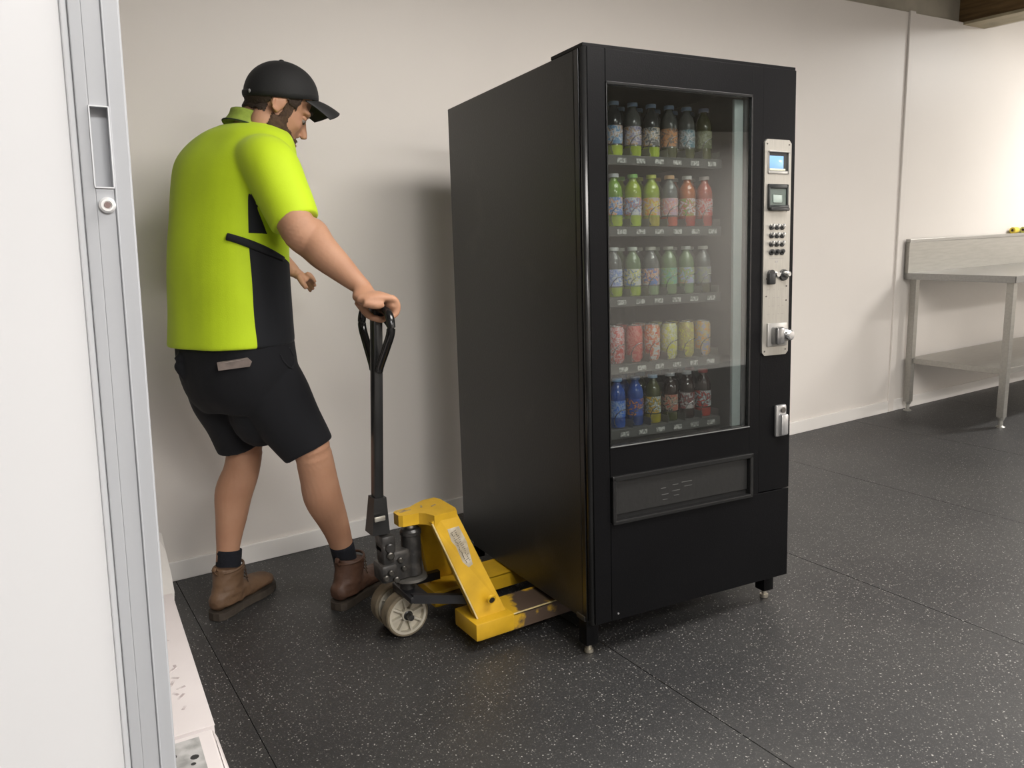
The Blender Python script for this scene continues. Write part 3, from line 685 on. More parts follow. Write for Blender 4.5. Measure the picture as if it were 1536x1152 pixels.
for s in (-1, 1):
    pl = jp('side_plate', yel, plate(s))
    if s < 0:
        a0 = Vector((1.112, 2.0385, .096)); a1 = Vector((1.013, 2.1165, .402))
        jp('rubbed_edge', edge, lambda bm: cyl(bm, a0, a1, .0030, 18), pl)
        n_ = Vector((0, -math.cos(math.atan2(.078, .311)), -math.sin(math.atan2(.078, .311))))
        def onp(px, py, off=0):   # pixel -> side plate plane
            d = ray(px, py); p0 = Vector((1.112, 2.040, .094)); nn = Vector((0, -.311, -.078)).normalized(); nn = Vector((0, -.311*1.0, .078*-1)).normalized()
            nrm = Vector((0, -.330, -.078)).normalized()
            t = (p0-CO).dot(nrm)/d.dot(nrm); return CO+d*t+nrm*off
        hp = onp(737, 899)
        nrm = Vector((0, -.330, -.078)).normalized()
        jp('axle_boss', yel, lambda bm: cyl(bm, hp-nrm*.002, hp+nrm*.004, .0165, 24, .0145), pl)
        jp('axle_hole', mat('hole_black', (.012, .010, .008), .6), lambda bm: cyl(bm, hp+nrm*.003, hp+nrm*.0052, .0095, 20), pl)
        jp('worn_sticker', mat('sticker', (.42, .36, .26), .6, col2=(.62, .56, .45), vscale=28, thr=(.38, .62)), lambda bm: prism(bm, [onp(*q, .0008) for q in ((671, 794), (688, 789), (700, 812), (709, 846), (703, 851), (694, 843), (684, 820), (677, 812))], -nrm*.0006), pl)
        # faded lettering: rows of short strokes along the plate
        def strokes(bm):
            random.seed(5)
            ax = (onp(702, 838)-onp(682, 797)).normalized(); cx = ax.cross(nrm).normalized()
            for i in range(17):
                t = i/16; c0 = onp(680+t*22, 797+t*44, .0011)
                for j in range(2):
                    q = c0+cx*(.006-.011*j+random.uniform(-.002, .002)); l = random.uniform(.0018, .0045); h = random.uniform(.0007, .0012)
                    u = (ax if random.random() < .45 else cx)*l; w2 = (cx if u.cross(cx).length > 1e-6 else ax)*h
                    prism(bm, [q-u-w2, q+u-w2, q+u+w2, q-u+w2], nrm*.0003)
        so = jp('faded_print', mat('sticker_ink', (.12, .10, .08), .6), strokes, pl); so['kind'] = 'stuff'
# head casting over the pump
def head(bm):
    top = [(.932, 2.182), (.942, 2.172), (.992, 2.165), (1.008, 2.148), (1.020, 2.114), (1.097, 2.114), (1.106, 2.140), (1.106, 2.245), (1.097, 2.268), (1.055, 2.268), (1.020, 2.250), (.992, 2.232), (.942, 2.228), (.932, 2.218)]
    prism(bm, [(x, y, .428) for x, y in top], (0, 0, -.036)); bevel_all(bm, .005, 3)
jp('head', yel, head)
def scr_(bm):
    for (x, y, a_, l) in ((.965, 2.205, .1, .04), (.955, 2.215, -.1, .03), (1.025, 2.215, 1.2, .02), (1.06, 2.2, .4, .02)):
        box(bm, -l/2, l/2, -.003, .003, .4275, .4288, M=Matrix.Translation((x, y, 0)) @ Matrix.Rotation(a_, 4, 'Z'))
o_ = jp('scratch', mat('scratch_grey', (.16, .13, .12), .5, col2=(.40, .30, .12), vscale=60, thr=(.4, .6)), scr_); o_['kind'] = 'stuff'
jp('cross_plate', mat('truck_shaded', (.06, .038, .012), .5, var=.5, vscale=14, bump=.1, bscale=30), lambda bm: (box(bm, 1.12, 1.20, 2.135, 2.297, .060, .085, .004), prism(bm, [(1.106, 2.150, .36), (1.106, 2.235, .36), (1.19, 2.30, .13), (1.19, 2.13, .13)], (.006, 0, .002))))  # shade between the side plates is put into this dark colour
# pump
HX, HY = .966, 2.203
jp('pump_cylinder', iron, lambda bm: lathe(bm, [(.031, .225), (.031, .352), (.034, .355), (.034, .366), (.028, .373), (.018, .375)], 28, c=(HX+.012, HY, 0)))
jp('ram', mat('ram_steel', (.35, .33, .30), .3, metal=.9), lambda bm: (cyl(bm, (HX+.012, HY, .36), (HX+.012, HY, .396), .0125, 20), lathe(bm, [(.018, .372), (.0195, .378), (.018, .384)], 20, c=(HX+.012, HY, 0))))
jp('pump_block', iron, lambda bm: (box(bm, .885, .965, HY-.028, HY+.028, .222, .318, .010), box(bm, .862, .915, HY-.038, HY+.038, .226, .285, .010), box(bm, .872, .912, HY-.030, HY+.030, .28, .345, .010)))
jp('base_flange', mat('flange_iron', (.10, .095, .085), .4, metal=.4), lambda bm: lathe(bm, [(.0, .208), (.048, .208), (.053, .212), (.051, .220), (0, .222)], 28, c=(HX+.004, HY, 0)))
jp('bearing', iron, lambda bm: (cyl(bm, (HX, HY+.02, .155), (HX, HY+.02, .21), .024, 20), box(bm, JX-.022, JX+.022, 2.246, 2.286, .062, .16, .004)))
for (x, y, z, r_) in ((.872, HY-.041, .248, .010), (.888, HY-.041, .262, .009), (.893, HY-.032, .312, .012), (.905, HY-.041, .236, .010), (.935, HY-.031, .262, .008), (.925, HY-.031, .290, .009)):
    jp('bolt', mat('bolt_steel', (.10, .095, .085), .42, metal=.9), lambda bm: lathe(bm, [(r_, 0), (r_, .006), (r_*.7, .009), (0, .009)], 18, M=Matrix.Translation((x, y, z)) @ Matrix.Rotation(PI/2, 4, 'X')))
jp('pump_spring', iron, lambda bm: tube(bm, [(.895+.022*math.cos(a*.9), HY+.022*math.sin(a*.9), .285+.0024*a) for a in range(0, 34)], [.0028]*34, n=6, k=1), smooth=True)
# axle and wheels
jp('axle', iron, lambda bm: cyl(bm, (JX, 2.203, .074), (JX, 2.355, .074), .010, 18))
nyl = mat('wheel_nylon', (.52, .48, .39), .5, var=.08, vscale=20)
trd = mat('wheel_tread', (.23, .19, .13), .6, var=.3, vscale=18, bump=.1, bscale=60)
WR = .0725
for (y0, y1, s) in ((2.230, 2.276, -1), (2.318, 2.364, 1)):
    def M_(): return Matrix.Translation((JX, (y0+y1)/2, WR+.0008)) @ Matrix.Rotation(PI/2, 4, 'X')
    wh = jp('wheel', trd, lambda bm: lathe(bm, [(.060, -.024), (.069, -.025), (WR, -.020), (WR, .020), (.069, .025), (.060, .024)], 48, M=M_(), ring=True))
    jp('rim', nyl, lambda bm: lathe(bm, [(.056, -.024), (.0635, -.0255), (.0635, .0255), (.056, .024)], 40, M=M_(), ring=True), wh)
    jp('web', nyl, lambda bm: lathe(bm, [(.015, -.008), (.058, -.008), (.058, .008), (.015, .008)], 32, M=M_(), ring=True), wh)
    def spk(bm):
        for k in range(8):
            R4 = M_() @ Matrix.Rotation(k*PI/4+.2, 4, 'Z')
            for z0, z1 in ((-.022, -.006), (.006, .022)): box(bm, .017, .058, -.0033, .0033, z0, z1, M=R4)
    jp('spoke', nyl, spk, wh)['kind'] = 'stuff'
    jp('hub', nyl, lambda bm: lathe(bm, [(.0, -.025), (.019, -.025), (.021, -.022), (.021, .022), (.019, .025), (0, .025)], 24, M=M_()), wh)
    jp('hub_cap', iron, lambda bm: lathe(bm, [(0, -.028), (.012, -.028), (.0155, -.026), (.0155, .026), (.012, .028), (0, .028)], 24, M=M_()), wh)
# lift linkage: rods from the base to the fork wheels
jp('lift_link', mat('link_black', (.02, .02, .022), .35, var=.2), lambda bm: (prism(bm, [(.950, 2.165, .150), (1.13, 2.110, .120), (1.13, 2.090, .120), (.950, 2.145, .150)], (0, 0, .028)), prism(bm, [(.950, 2.285, .150), (1.13, 2.340, .120), (1.13, 2.320, .120), (.950, 2.265, .150)], (0, 0, .028)), box(bm, .94, 1.00, 2.145, 2.285, .150, .172, .004)))
jp('push_rod', iron, lambda bm: (cyl(bm, (1.12, 2.075, .075), (1.93, 2.075, .055), .008, 18), cyl(bm, (1.12, 2.355, .075), (1.93, 2.355, .055), .008, 18)))['kind'] = 'stuff'
# handle
hz0 = Vector((.893, HY+.01, .262)); hb = PY(566, 748, HY+.01); ht = PY(564, 458, HY+.01)
hdl = jp('handle_column', ironp, lambda bm: [box(bm, -.0175, .0175, -.014, .014, 0, (ht-hb).length, .004, M=Matrix.Translation(hb) @ (ht-hb).to_track_quat('Z', 'X').to_matrix().to_4x4() @ Matrix.Rotation(PI/2, 4, 'Z'))])
def sock(bm):
    M4 = Matrix.Translation(hb) @ (ht-hb).to_track_quat('Z', 'X').to_matrix().to_4x4() @ Matrix.Rotation(PI/2, 4, 'Z')
    L = -.105
    v = [bm.verts.new(M4 @ Vector(p)) for p in ((-.030, -.028, L), (.030, -.028, L), (.030, .028, L), (-.030, .028, L), (-.023, -.0195, .008), (.023, -.0195, .008), (.023, .0195, .008), (-.023, .0195, .008))]
    for q in ((0, 3, 2, 1), (4, 5, 6, 7), (0, 1, 5, 4), (1, 2, 6, 5), (2, 3, 7, 6), (3, 0, 4, 7)): bm.faces.new([v[i] for i in q])
    bevel_all(bm, .004, 2)
jp('handle_socket', ironp, sock)
jp('handle_yoke', iron, lambda bm: (box(bm, .872, .918, HY-.026, HY+.034, .315, .372, .008), cyl(bm, (.895, HY-.038, .335), (.895, HY+.048, .335), .015, 20, bev=.003)))
sl = PY(566, 777, HY-.02)
jp('pin_plate', mat('pin_silver', (.55, .53, .47), .3, metal=.8), lambda bm: box(bm, sl.x-.014, sl.x+.020, HY-.036, HY-.030, sl.z-.007, sl.z+.008, .002))
# loop
cx_, cy_ = .9245, HY+.012
zt = 1.043
RN, RF = -.107, .107
def hx(z): return hb.x+(ht.x-hb.x)*(z-hb.z)/(ht.z-hb.z)
LP = [(0, -.020, .875), (0, -.030, .893), (0, -.075, .950), (0, -.104, .990), (0, -.107, 1.020), (0, -.092, 1.046), (0, -.06, 1.056), (0, 0, 1.058), (0, .06, 1.056), (0, .092, 1.046), (0, .107, 1.020), (0, .104, .990), (0, .075, .950), (0, .030, .893), (0, .020, .875)]
BARP = [(hx(z), cy_+y, z) for _, y, z in LP]
jp('handle_loop', mat('black_enamel', (.012, .012, .012), .18, spec=.6), lambda bm: tube(bm, BARP, [.0125]*len(BARP), n=16, k=6), smooth=True)
lv0 = PY(572, 480, HY)
jp('release_lever', ironp, lambda bm: tube(bm, [lv0+Vector(q) for q in ((-.014, -.010, .012), (.000, -.016, .006), (.008, -.020, -.008), (.011, -.024, -.024))], [(.003, .007), (.004, .008), (.004, .007), (.002, .004)], n=8, k=4), smooth=True)

# ================================================================ PERSON
skin = mat('skin', (.43, .225, .138), .55, col2=(.51, .285, .18), vscale=9, thr=(.3, .7), bump=.06, bscale=90, spec=.35)
MATS['skin'].node_tree.nodes['Principled BSDF'].inputs['Subsurface Weight'].default_value = .06
MATS['skin'].node_tree.nodes['Principled BSDF'].inputs['Subsurface Radius'].default_value = (.02, .008, .004)
lime = mat('lime_fabric', (.53, .72, .012), .75, var=.04, vscale=6, bump=.06, bscale=250, sheen=.1)
blackf = mat('black_fabric', (.008, .009, .012), .85, bump=.05, bscale=250, sheen=.05)
shortf = mat('shorts_fabric', (.006, .0065, .009), .9, bump=.12, bscale=14, sheen=.03)
pr = thing('person', 'man in lime polo shirt, black shorts and cap gripping the pallet truck handle', 'person', (.68, 2.66, 0))
def pp3(bmf, name, m, parent=pr, auto=None, smooth=True):
    bm = bmesh.new(); bmf(bm); 
    o = fin(bm, name, m, parent, smooth=smooth, auto=auto)
    for v in o.data.vertices: v.co -= Vector(pr.location)
    return o
def pmesh(me, name, m, parent=pr):
    for v in me.vertices: v.co -= Vector(pr.location)
    me.materials.clear()
    return link(name, me, m, parent, True)
F2 = Vector((math.cos(math.radians(32)), math.sin(math.radians(32)), 0)); L2 = Vector((-F2.y, F2.x, 0))
# wrist and hand targets
BZ = 1.057; BXh = hx(BZ)
wr = PY(545, 433, 2.215); 
elb = PY(455, 352, 2.34); shR = PY(398, 236, 2.46); shL = PY(335, 232, 2.83)
HC = PY(414, 160, 2.60); HS = 1.09
neck0 = PY(377, 205, 2.63)
def torso_rows(bm, rows, n=40, e=2.4, shrink=0., k=3):
    """rows: (px, py, Y, a, b) ellipse half axes along the lateral and facing directions"""
    R = []
    for (px, py, Y, a_, b_) in rows:
        c0 = PY(px, py, Y); R.append([*c0, a_-shrink, b_-shrink])
    R = catmull(R, k); rings = []
    for q in R:
        c0 = Vector(q[:3]); rg = []
        for j in range(n):
            t = 2*PI*j/n; ct, s_ = math.cos(t), math.sin(t)
            x = abs(ct)**(2/e)*math.copysign(1, ct)*q[3]; y = abs(s_)**(2/e)*math.copysign(1, s_)*q[4]
            rg.append(bm.verts.new(c0+L2*x+F2*y))
        rings.append(rg)
    for a_, b_ in zip(rings[:-1], rings[1:]):
        for j in range(n): bm.faces.new([a_[j], a_[(j+1) % n], b_[(j+1) % n], b_[j]])
    bm.faces.new(rings[0][::-1]); bm.faces.new(rings[-1])
TOR = [(347, 516, 2.655, .204, .160), (346, 470, 2.655, .196, .155), (344, 420, 2.65, .192, .152), (344, 370, 2.65, .190, .150), (347, 320, 2.645, .192, .146),
       (350, 275, 2.64, .198, .140), (354, 240, 2.635, .203, .126), (361, 213, 2.63, .175, .105), (367, 196, 2.63, .125, .092), (375, 190, 2.63, .066, .066)]
# skin body
def body(bm):
    # neck and trunk core
    torso_rows(bm, [(r_[0], r_[1], r_[2], r_[3], r_[4]) for r_ in TOR[:-1]], shrink=.030)
    tube(bm, [PY(368, 222, 2.64), PY(384, 195, 2.625), PY(398, 168, 2.61)], [(.070, .070), (.062, .064), (.058, .062)], n=20, k=4)
    # head, in its own frame
    Hm = Rm('Z', math.radians(2)) @ Rm('Y', math.radians(33)) @ Rm('X', math.radians(2))
    def H(x, y, z): return HC + Hm @ (Vector((x, y, z))*HS)
    def E(c_, r_, rx=(0, 0, 0), n=18, m=12):
        Q = Hm @ Rm('Z', rx[2]) @ Rm('Y', rx[1]) @ Rm('X', rx[0]); ell(bm, H(*c_), [q*HS for q in r_], Q, n, m)
    E((-.012, 0, .038), (.098, .077, .088)); E((.020, 0, -.020), (.070, .066, .082)); E((.052, 0, -.070), (.040, .042, .036)); E((.066, 0, -.093), (.022, .026, .018))
    for s in (-1, 1):
        E((.050, .034*s, -.022), (.030, .024, .024)); E((.070, .030*s, .024), (.018, .026, .011)); E((.010, .052*s, -.060), (.034, .016, .030))
        E((.084, .010*s, -.037), (.012, .008, .008)); E((-.014, .038*s, -.062), (.040, .030, .050))
    E((.076, 0, .028), (.018, .030, .014))
    tube(bm, [H(.082, 0, .014), H(.094, 0, -.006), H(.106, 0, -.026), H(.110, 0, -.033)], [(.009, .009), (.009, .010), (.011, .012), (.009, .009)], n=10, k=3)
    E((.086, 0, -.058), (.010, .021, .006)); E((.083, 0, -.068), (.010, .018, .006))
    for s in (-1, 1):
        # ear: rim and lobe
        rimp = [H(-.016+.017*math.cos(t), (.074+.010*(math.cos(t) < 0))*s, -.002+.029*math.sin(t)) for t in [PI*2*i/12 for i in range(12)]]
        tube(bm, rimp, [.0048]*12, n=8, k=2, closed=True)
        E((-.014, .075*s, -.004), (.015, .006, .025)); E((-.010, .075*s, -.028), (.008, .005, .009)); E((-.002, .076*s, -.006), (.005, .005, .007))
    # right arm
    tube(bm, [shR, (shR+elb)/2, elb+Vector((-.015, 0, .02)), elb+Vector((.02, -.005, -.012)), elb.lerp(wr, .32), elb.lerp(wr, .62), elb.lerp(wr, .88), wr+Vector((.010, 0, -.004))],
         [(.062, .062), (.056, .056), (.052, .056), (.052, .060), (.046, .052), (.037, .041), (.027, .030), (.030, .022)], n=22, k=5)
    # right hand over the bar; the bar runs along y
    yc = HY-.030
    palm = [wr, Vector((BXh-.045, yc+.004, BZ+.034)), Vector((BXh-.012, yc, BZ+.036)), Vector((BXh+.018, yc, BZ+.030))]
    tube(bm, palm, [(.028, .021), (.037, .020), (.043, .018), (.042, .014)], n=20, k=4, ref=(0, 0, 1))
    for i, (dy, ln) in enumerate(((.034, .95), (.0115, 1.05), (-.0115, 1.0), (-.033, .85))):
        y = yc+dy; o_ = .003*i
        P = [Vector((BXh-.004, y*.3+(yc+dy*.9)*.7, BZ+.034)), Vector((BXh+.022, y, BZ+.030)), Vector((BXh+.020+.018*ln, y, BZ+.012)), Vector((BXh+.016+.018*ln, y, BZ-.012*ln)), Vector((BXh+.008+.008*ln, y, BZ-.026*ln)), Vector((BXh+.002, y, BZ-.028*ln))]
        tube(bm, P, [(.0100, .0105), (.0118, .0115), (.0100, .0100), (.0096, .0095), (.0085, .0085), (.0070, .0070)], n=12, k=4, ref=(0, 1, 0))
    tube(bm, [Vector((BXh-.055, yc+.030, BZ+.024)), Vector((BXh-.038, yc+.046, BZ+.004)), Vector((BXh-.024, yc+.040, BZ-.018)), Vector((BXh-.004, yc+.020, BZ-.030)), Vector((BXh+.010, yc+.004, BZ-.032))], [(.015, .015), (.0135, .013), (.0115, .0115), (.0108, .0105), (.0085, .0085)], n=12, k=4)
    # heel of the hand towards the camera
    tube(bm, [Vector((BXh-.062, yc-.022, BZ+.026)), Vector((BXh-.03, yc-.034, BZ+.016)), Vector((BXh-.008, yc-.036, BZ+.018))], [.014, .013, .010], n=12, k=3)
    ell(bm, Vector((BXh+.022, yc, BZ+.010)), (.018, .043, .019))
    # left arm
    el = PY(392, 372, 2.93); wl = PY(442, 408, 2.86)
    tube(bm, [shL, shL.lerp(el, .5), el, el.lerp(wl, .4), el.lerp(wl, .8), wl], [.058, .052, .045, .042, .030, (.026, .022)], n=18, k=4)
    hl = [wl, PY(452, 415, 2.855), PY(461, 421, 2.85)]
    tube(bm, hl, [(.026, .020), (.034, .017), (.036, .014)], n=16, k=4)
    for i, (ax_, ay_, bx_, by_) in enumerate(((462, 411, 473, 424), (463, 416, 473, 430), (462, 422, 470, 435), (459, 427, 466, 438))):
        Yq = 2.825+.018*i
        tube(bm, [PY(456, 418, 2.85), PY(ax_, ay_, Yq), PY((ax_+bx_)/2+1, (ay_+by_)/2-1, Yq), PY(bx_, by_, Yq+.004)], [.009, .0095, .0085, .0065], n=10, k=3)
    tube(bm, [PY(448, 414, 2.83), PY(455, 426, 2.81), PY(460, 433, 2.81)], [.012, .011, .008], n=10, k=3)
    # pelvis and legs
    torso_rows(bm, [(348, 500, 2.655, .16, .12), (352, 545, 2.655, .165, .13), (356, 585, 2.66, .16, .12)], k=3)
    tube(bm, [PY(395, 560, 2.60), PY(432, 615, 2.55), PY(464, 664, 2.50), PY(476, 708, 2.51), PY(484, 745, 2.53), PY(498, 777, 2.56), PY(507, 800, 2.575), PY(516, 832, 2.59), PY(522, 868, 2.59)],
         [.085, .080, .062, .060, .0625, .052, .044, .037, .036], n=22, k=5)
    tube(bm, [PY(325, 560, 2.74), PY(346, 615, 2.76), PY(366, 660, 2.77), PY(363, 702, 2.785), PY(351, 738, 2.79), PY(347, 775, 2.79), PY(344, 800, 2.79), PY(342, 825, 2.79), PY(340, 858, 2.78)],
         [.085, .080, .062, .060, .063, .053, .045, .039, .037], n=22, k=5)
    global HEADF; HEADF = (H, Hm)
bm = bmesh.new(); body(bm); me = remesh(bm, .0042, 5, .5)
Cc = PY(422, 151, 2.60); Cm = Rm('Z', math.radians(0)) @ Rm('Y', math.radians(4)) @ Rm('X', math.radians(4)); CmT = Cm.transposed()
for v in me.vertices:       # the skull stays inside the cap
    if (v.co-Cc).length > .2: continue
    l = CmT @ (v.co-Cc)
    if l.z > -.004:
        r_ = Vector((l.x/.115, l.y/.092, l.z/.116)).length
        if r_ > .92: v.co = Cc+Cm @ (l*(.92/r_))
bodyo = pmesh(me, 'body', skin)
H, Hm = HEADF
# cap, worn level while the head is bowed
Cc = PY(422, 151, 2.60); Cm = Rm('Z', math.radians(0)) @ Rm('Y', math.radians(4)) @ Rm('X', math.radians(4))
# eyes, brows
for s in (-1, 1):
    pp3(lambda bm: ell(bm, H(.0715, .031*s, .004), (.012, .012, .012), Hm), 'eye', mat('eye_white', (.28, .25, .23), .3))
    pp3(lambda bm: ell(bm, H(.0795, .0315*s, -.0015), (.005, .0065, .0060), Hm), 'iris', mat('iris_dark', (.03, .025, .02), .15))
    pp3(lambda bm: (ell(bm, H(.0712, .031*s, .0090), [.0135, .0150, .0105], Hm)), 'eyelid', skin)
    pp3(lambda bm: (tube(bm, [H(.089, .012*s, .030), H(.088, .030*s, .036), H(.074, .049*s, .030)], [(.004, .004), (.005, .004), (.003, .003)], n=8, k=4)), 'eyebrow', mat('hair_brown', (.035, .022, .014), .8, bump=.4, bscale=220))
hair = mat('hair_brown', (0, 0, 0))
def shell(name, m, test, off):
    """part grown on the head: the faces of the skin that pass the test, lifted off it"""
    src = bodyo.data; bm = bmesh.new(); loc0 = Vector(pr.location)
    co = [v.co+loc0 for v in src.vertices]; inv = Hm.transposed(); keep = {}
    for i, q in enumerate(co):
        if (q-HC).length < .17:
            l = (inv @ (q-HC))/HS; t = test(l, noise.noise(q*60)*.004+noise.noise(q*200)*.002)
            if t > 0: keep[i] = t
    vm_ = {}
    for p in src.polygons:
        if all(v in keep for v in p.vertices):
            for v in p.vertices:
                if v not in vm_:
                    nn = src.vertices[v].normal; vm_[v] = bm.verts.new(co[v]-loc0+nn*(off*min(1, keep[v]/.006)+.0004))
            bm.faces.new([vm_[v] for v in p.vertices])
    me_ = bpy.data.meshes.new(name); bm.to_mesh(me_); bm.free()
    return link(name, me_, m, pr, True)
def hair_t(l, nz):
    if (Cm.transposed() @ (HC+Hm @ (l*HS)-Cc)).z > .008: return -1
    if abs(l.y) > .07 and l.z < .01 and l.x > -.045: return -1
    back = -l.x-.022+.55*(l.z+.025) if l.z < .03 else 1
    if l.z < -.052: return -1
    side = min(l.z-.004, .040-l.x, l.z+.02) if l.x > -.03 else 1
    return (min(l.z+.052, -l.x-.030) if l.x < -.03 else side)+nz
shell('hair', hair, hair_t, .006)
beard = mat('beard_brown', (.050, .028, .016), .85, col2=(.090, .052, .030), vscale=60, thr=(.4, .65), bump=.5, bscale=240)
def beard_t(l, nz):
    if l.x < -.02 or l.z > .02 or l.z < -.128 or abs(l.y) < .016 and l.x > .085 and -.075 < l.z < -.056: return -1
    sb = min(l.x-.004, .034-l.x, abs(l.y)-.045) if l.z > -.045 else -1
    jaw = min(-.046-l.z+.32*min(.04, .052-l.x), l.x+.016, .2) if l.z > -.2 else -1
    mou = min(l.x-.078, -.0465-l.z, .027-abs(l.y))
    return max(sb, jaw, mou)+nz*.8
shell('beard', beard, beard_t, .0045)
pp3(lambda bm: (tube(bm, [H(.088, -.018, -.0645), H(.097, 0, -.0640), H(.088, .018, -.0645)], [(.004, .003), (.005, .0045), (.004, .003)], n=8, k=4)), 'lip', mat('lip', (.34, .13, .10), .5))
H_ = H
def H(x, y, z): return Cc + Cm @ Vector((x, y, z-.034))
# cap
capm = mat('cap_black', (.010, .010, .010), .75, bump=.06, bscale=180, sheen=.05)
def cap(bm):
    # dome: half ellipsoid opened at the bottom with real thickness
    n, m = 48, 14; rings = []
    for (sc, flip) in ((1.0, 1), (.965, -1)):
        rg = []
        for i in range(m+1):
            th = PI/2*i/m; z = math.cos(th); r_ = math.sin(th)
            row = []
            for j in range(n):
                t = 2*PI*j/n; seam_ = 1-.010*math.exp(-((((t+PI/6) % (PI/3))-PI/6)/.045)**2)*(sc == 1)
                x = r_*math.cos(t)*.115*sc*seam_; y = r_*math.sin(t)*.092*sc*seam_; zz = .034+(z**.9)*.116*sc
                if math.cos(t) > 0: zz += .010*r_*math.cos(t)*(1-z)
                row.append(bm.verts.new(H(x, y, zz)))
            rg.append(row)
        rings.append(rg)
    for rg in rings:
        for i in range(m):
            for j in range(n):
                a_, b_, c_, d_ = rg[i][j], rg[i][(j+1) % n], rg[i+1][(j+1) % n], rg[i+1][j]
                bm.faces.new([a_, b_, c_, d_])
    for j in range(n): bm.faces.new([rings[0][m][j], rings[0][m][(j+1) % n], rings[1][m][(j+1) % n], rings[1][m][j]])
    bmesh.ops.remove_doubles(bm, verts=bm.verts[:], dist=.0002)
capo = pp3(cap, 'cap', capm)
def visor(bm):
    n, m = 24, 10; g = [[], []]
    for s_, off in ((0, 0), (1, -.003)):
        for i in range(m+1):
            row = []
            for j in range(n+1):
                a_ = (j/n-.5)*2*1.12; u = i/m
                # inner arc on the cap rim, outer arc at the brim tip
                xi, yi = .112*math.cos(a_), .091*math.sin(a_)
                xo, yo = .042+.142*math.cos(a_*.80), .080*math.sin(a_)*1.02
                x = xi+(xo-xi)*u; y = yi+(yo-yi)*u; z = .046-.012*u-.016*u*u-6.5*y*y*(.3+.7*u)*.8
                row.append(bm.verts.new(H(x, y, z+off)))
            g[s_].append(row)
    for q in g:
        for i in range(m):
            for j in range(n): bm.faces.new([q[i][j], q[i][j+1], q[i+1][j+1], q[i+1][j]])
    for i in range(m):
        for j in (0, n): bm.faces.new([g[0][i][j], g[0][i+1][j], g[1][i+1][j], g[1][i][j]])
    for j in range(n):
        for i in (0, m): bm.faces.new([g[0][i][j], g[0][i][j+1], g[1][i][j+1], g[1][i][j]])
pp3(visor, 'visor', mat('visor_black', (.016, .016, .016), .6, bump=.04, bscale=160), capo)
pp3(lambda bm: ell(bm, H(0, 0, .150), (.008, .008, .004), Cm, 14, 8), 'button', capm, capo)
pp3(lambda bm: tube(bm, [H(-.108, -.034, .044), H(-.1165, 0, .043), H(-.108, .034, .044)], [(.002, .009)]*3, n=8, k=4), 'strap', capm, capo)
pp3(lambda bm: ell(bm, H(-.107, -.038, .047), (.003, .007, .006), Cm, 12, 8), 'buckle', mat('buckle_grey', (.3, .3, .3), .4), capo)
# shirt
def shirtf(bm):
    torso_rows(bm, TOR[:-1]+[(373, 186, 2.63, .077, .073)])
    # shoulders and right sleeve
    s0 = PY(358, 244, 2.59); s1 = PY(400, 246, 2.47); s2 = PY(424, 290, 2.41); s3 = PY(444, 335, 2.365)
    ax = (s3-s2).normalized()
    tube(bm, [s0, s1, s2, s3], [(.062, .062), (.083, .083), (.078, .080), (.072, .071)], n=28, k=6)
    l0 = PY(352, 236, 2.72); l1 = PY(340, 245, 2.80); l2_ = PY(355, 300, 2.88); l3 = PY(372, 345, 2.90)
    tube(bm, [l0, l1, l2_, l3], [.075, .080, .074, .068], n=24, k=6)
bm = bmesh.new(); shirtf(bm); me = remesh(bm, .0055, 16, .6)
# cloth folds
s2 = PY(424, 290, 2.41); arm_a = PY(385, 225, 2.50); arm_b = PY(452, 352, 2.35)
for v, nrm_ in zip(me.vertices, [v.normal.copy() for v in me.vertices]):
    q = v.co
    f = noise.noise(Vector((q.x*5, q.y*5, q.z*2.2)))*.006+noise.noise(Vector((q.x*14+3, q.y*14, q.z*4)))*.0022
    v.co = q+nrm_*f
from mathutils.bvhtree import BVHTree
def tree(me_, off=Vector((0, 0, 0))): return BVHTree.FromPolygons([v.co+off for v in me_.vertices], [p.vertices for p in me_.polygons])
SHT = tree(me)
def hit(T_, px, py, off=0.):
    d = ray(px, py).normalized(); h, n_, _, _ = T_.ray_cast(CO, d); return h+n_*off
# split into lime cloth and black side panel
bm = bmesh.new(); bm.from_mesh(me); bpy.data.meshes.remove(me)
def isarm(q):
    ab = arm_b-arm_a; t = max(0, min(1, (q-arm_a).dot(ab)/ab.dot(ab))); return (q-(arm_a+ab*t)).length < (.060 if t < .5 else .100) and t > .12
tcen = PY(345, 440, 2.65)
def plane3(a_, b_, c_):
    n_ = (b_-a_).cross(c_-a_).normalized(); return a_, n_
def near(px, py): return hit(SHT, px, py)
# seam plane: through two seam points on the side of the trunk, containing the lateral direction
A1 = near(373, 356); A2 = near(386, 519); pA, nA = plane3(A1, A2, A1+L2)
if nA.dot(F2) < 0: nA = -nA
B1 = near(350, 357); B2 = near(432, 392); pB, nB = plane3(B1, B2, B1+L2)      # slanting piping
if nB.z < 0: nB = -nB
C1 = near(400, 349); C2 = near(388, 318); pC, nC = plane3(C1, C2, C1+L2)
if nC.dot(F2) < 0: nC = -nC
D1 = near(360, 349); D2 = near(420, 349); pD, nD = plane3(D1, D2, D1+L2)
if nD.z < 0: nD = -nD
for (p_, n_) in ((pA, nA), (pB, nB), (pC, nC), (pD, nD)):
    bmesh.ops.bisect_plane(bm, geom=bm.verts[:]+bm.edges[:]+bm.faces[:], dist=1e-5, plane_co=p_, plane_no=n_)
black = []
for f in bm.faces:
    q = f.calc_center_median(); d = q-tcen
    if d.dot(L2) > .02 or isarm(q) and d.dot(L2) < -.20: continue
    if (q-pA).dot(nA) < 0 or d.dot(F2) > .125: continue
    up_ = (q-pB).dot(nB) > 0
    if not up_: black.append(f)
    elif (q-pC).dot(nC) < 0 and (q-pD).dot(nD) > 0: black.append(f)
bs = set(black)
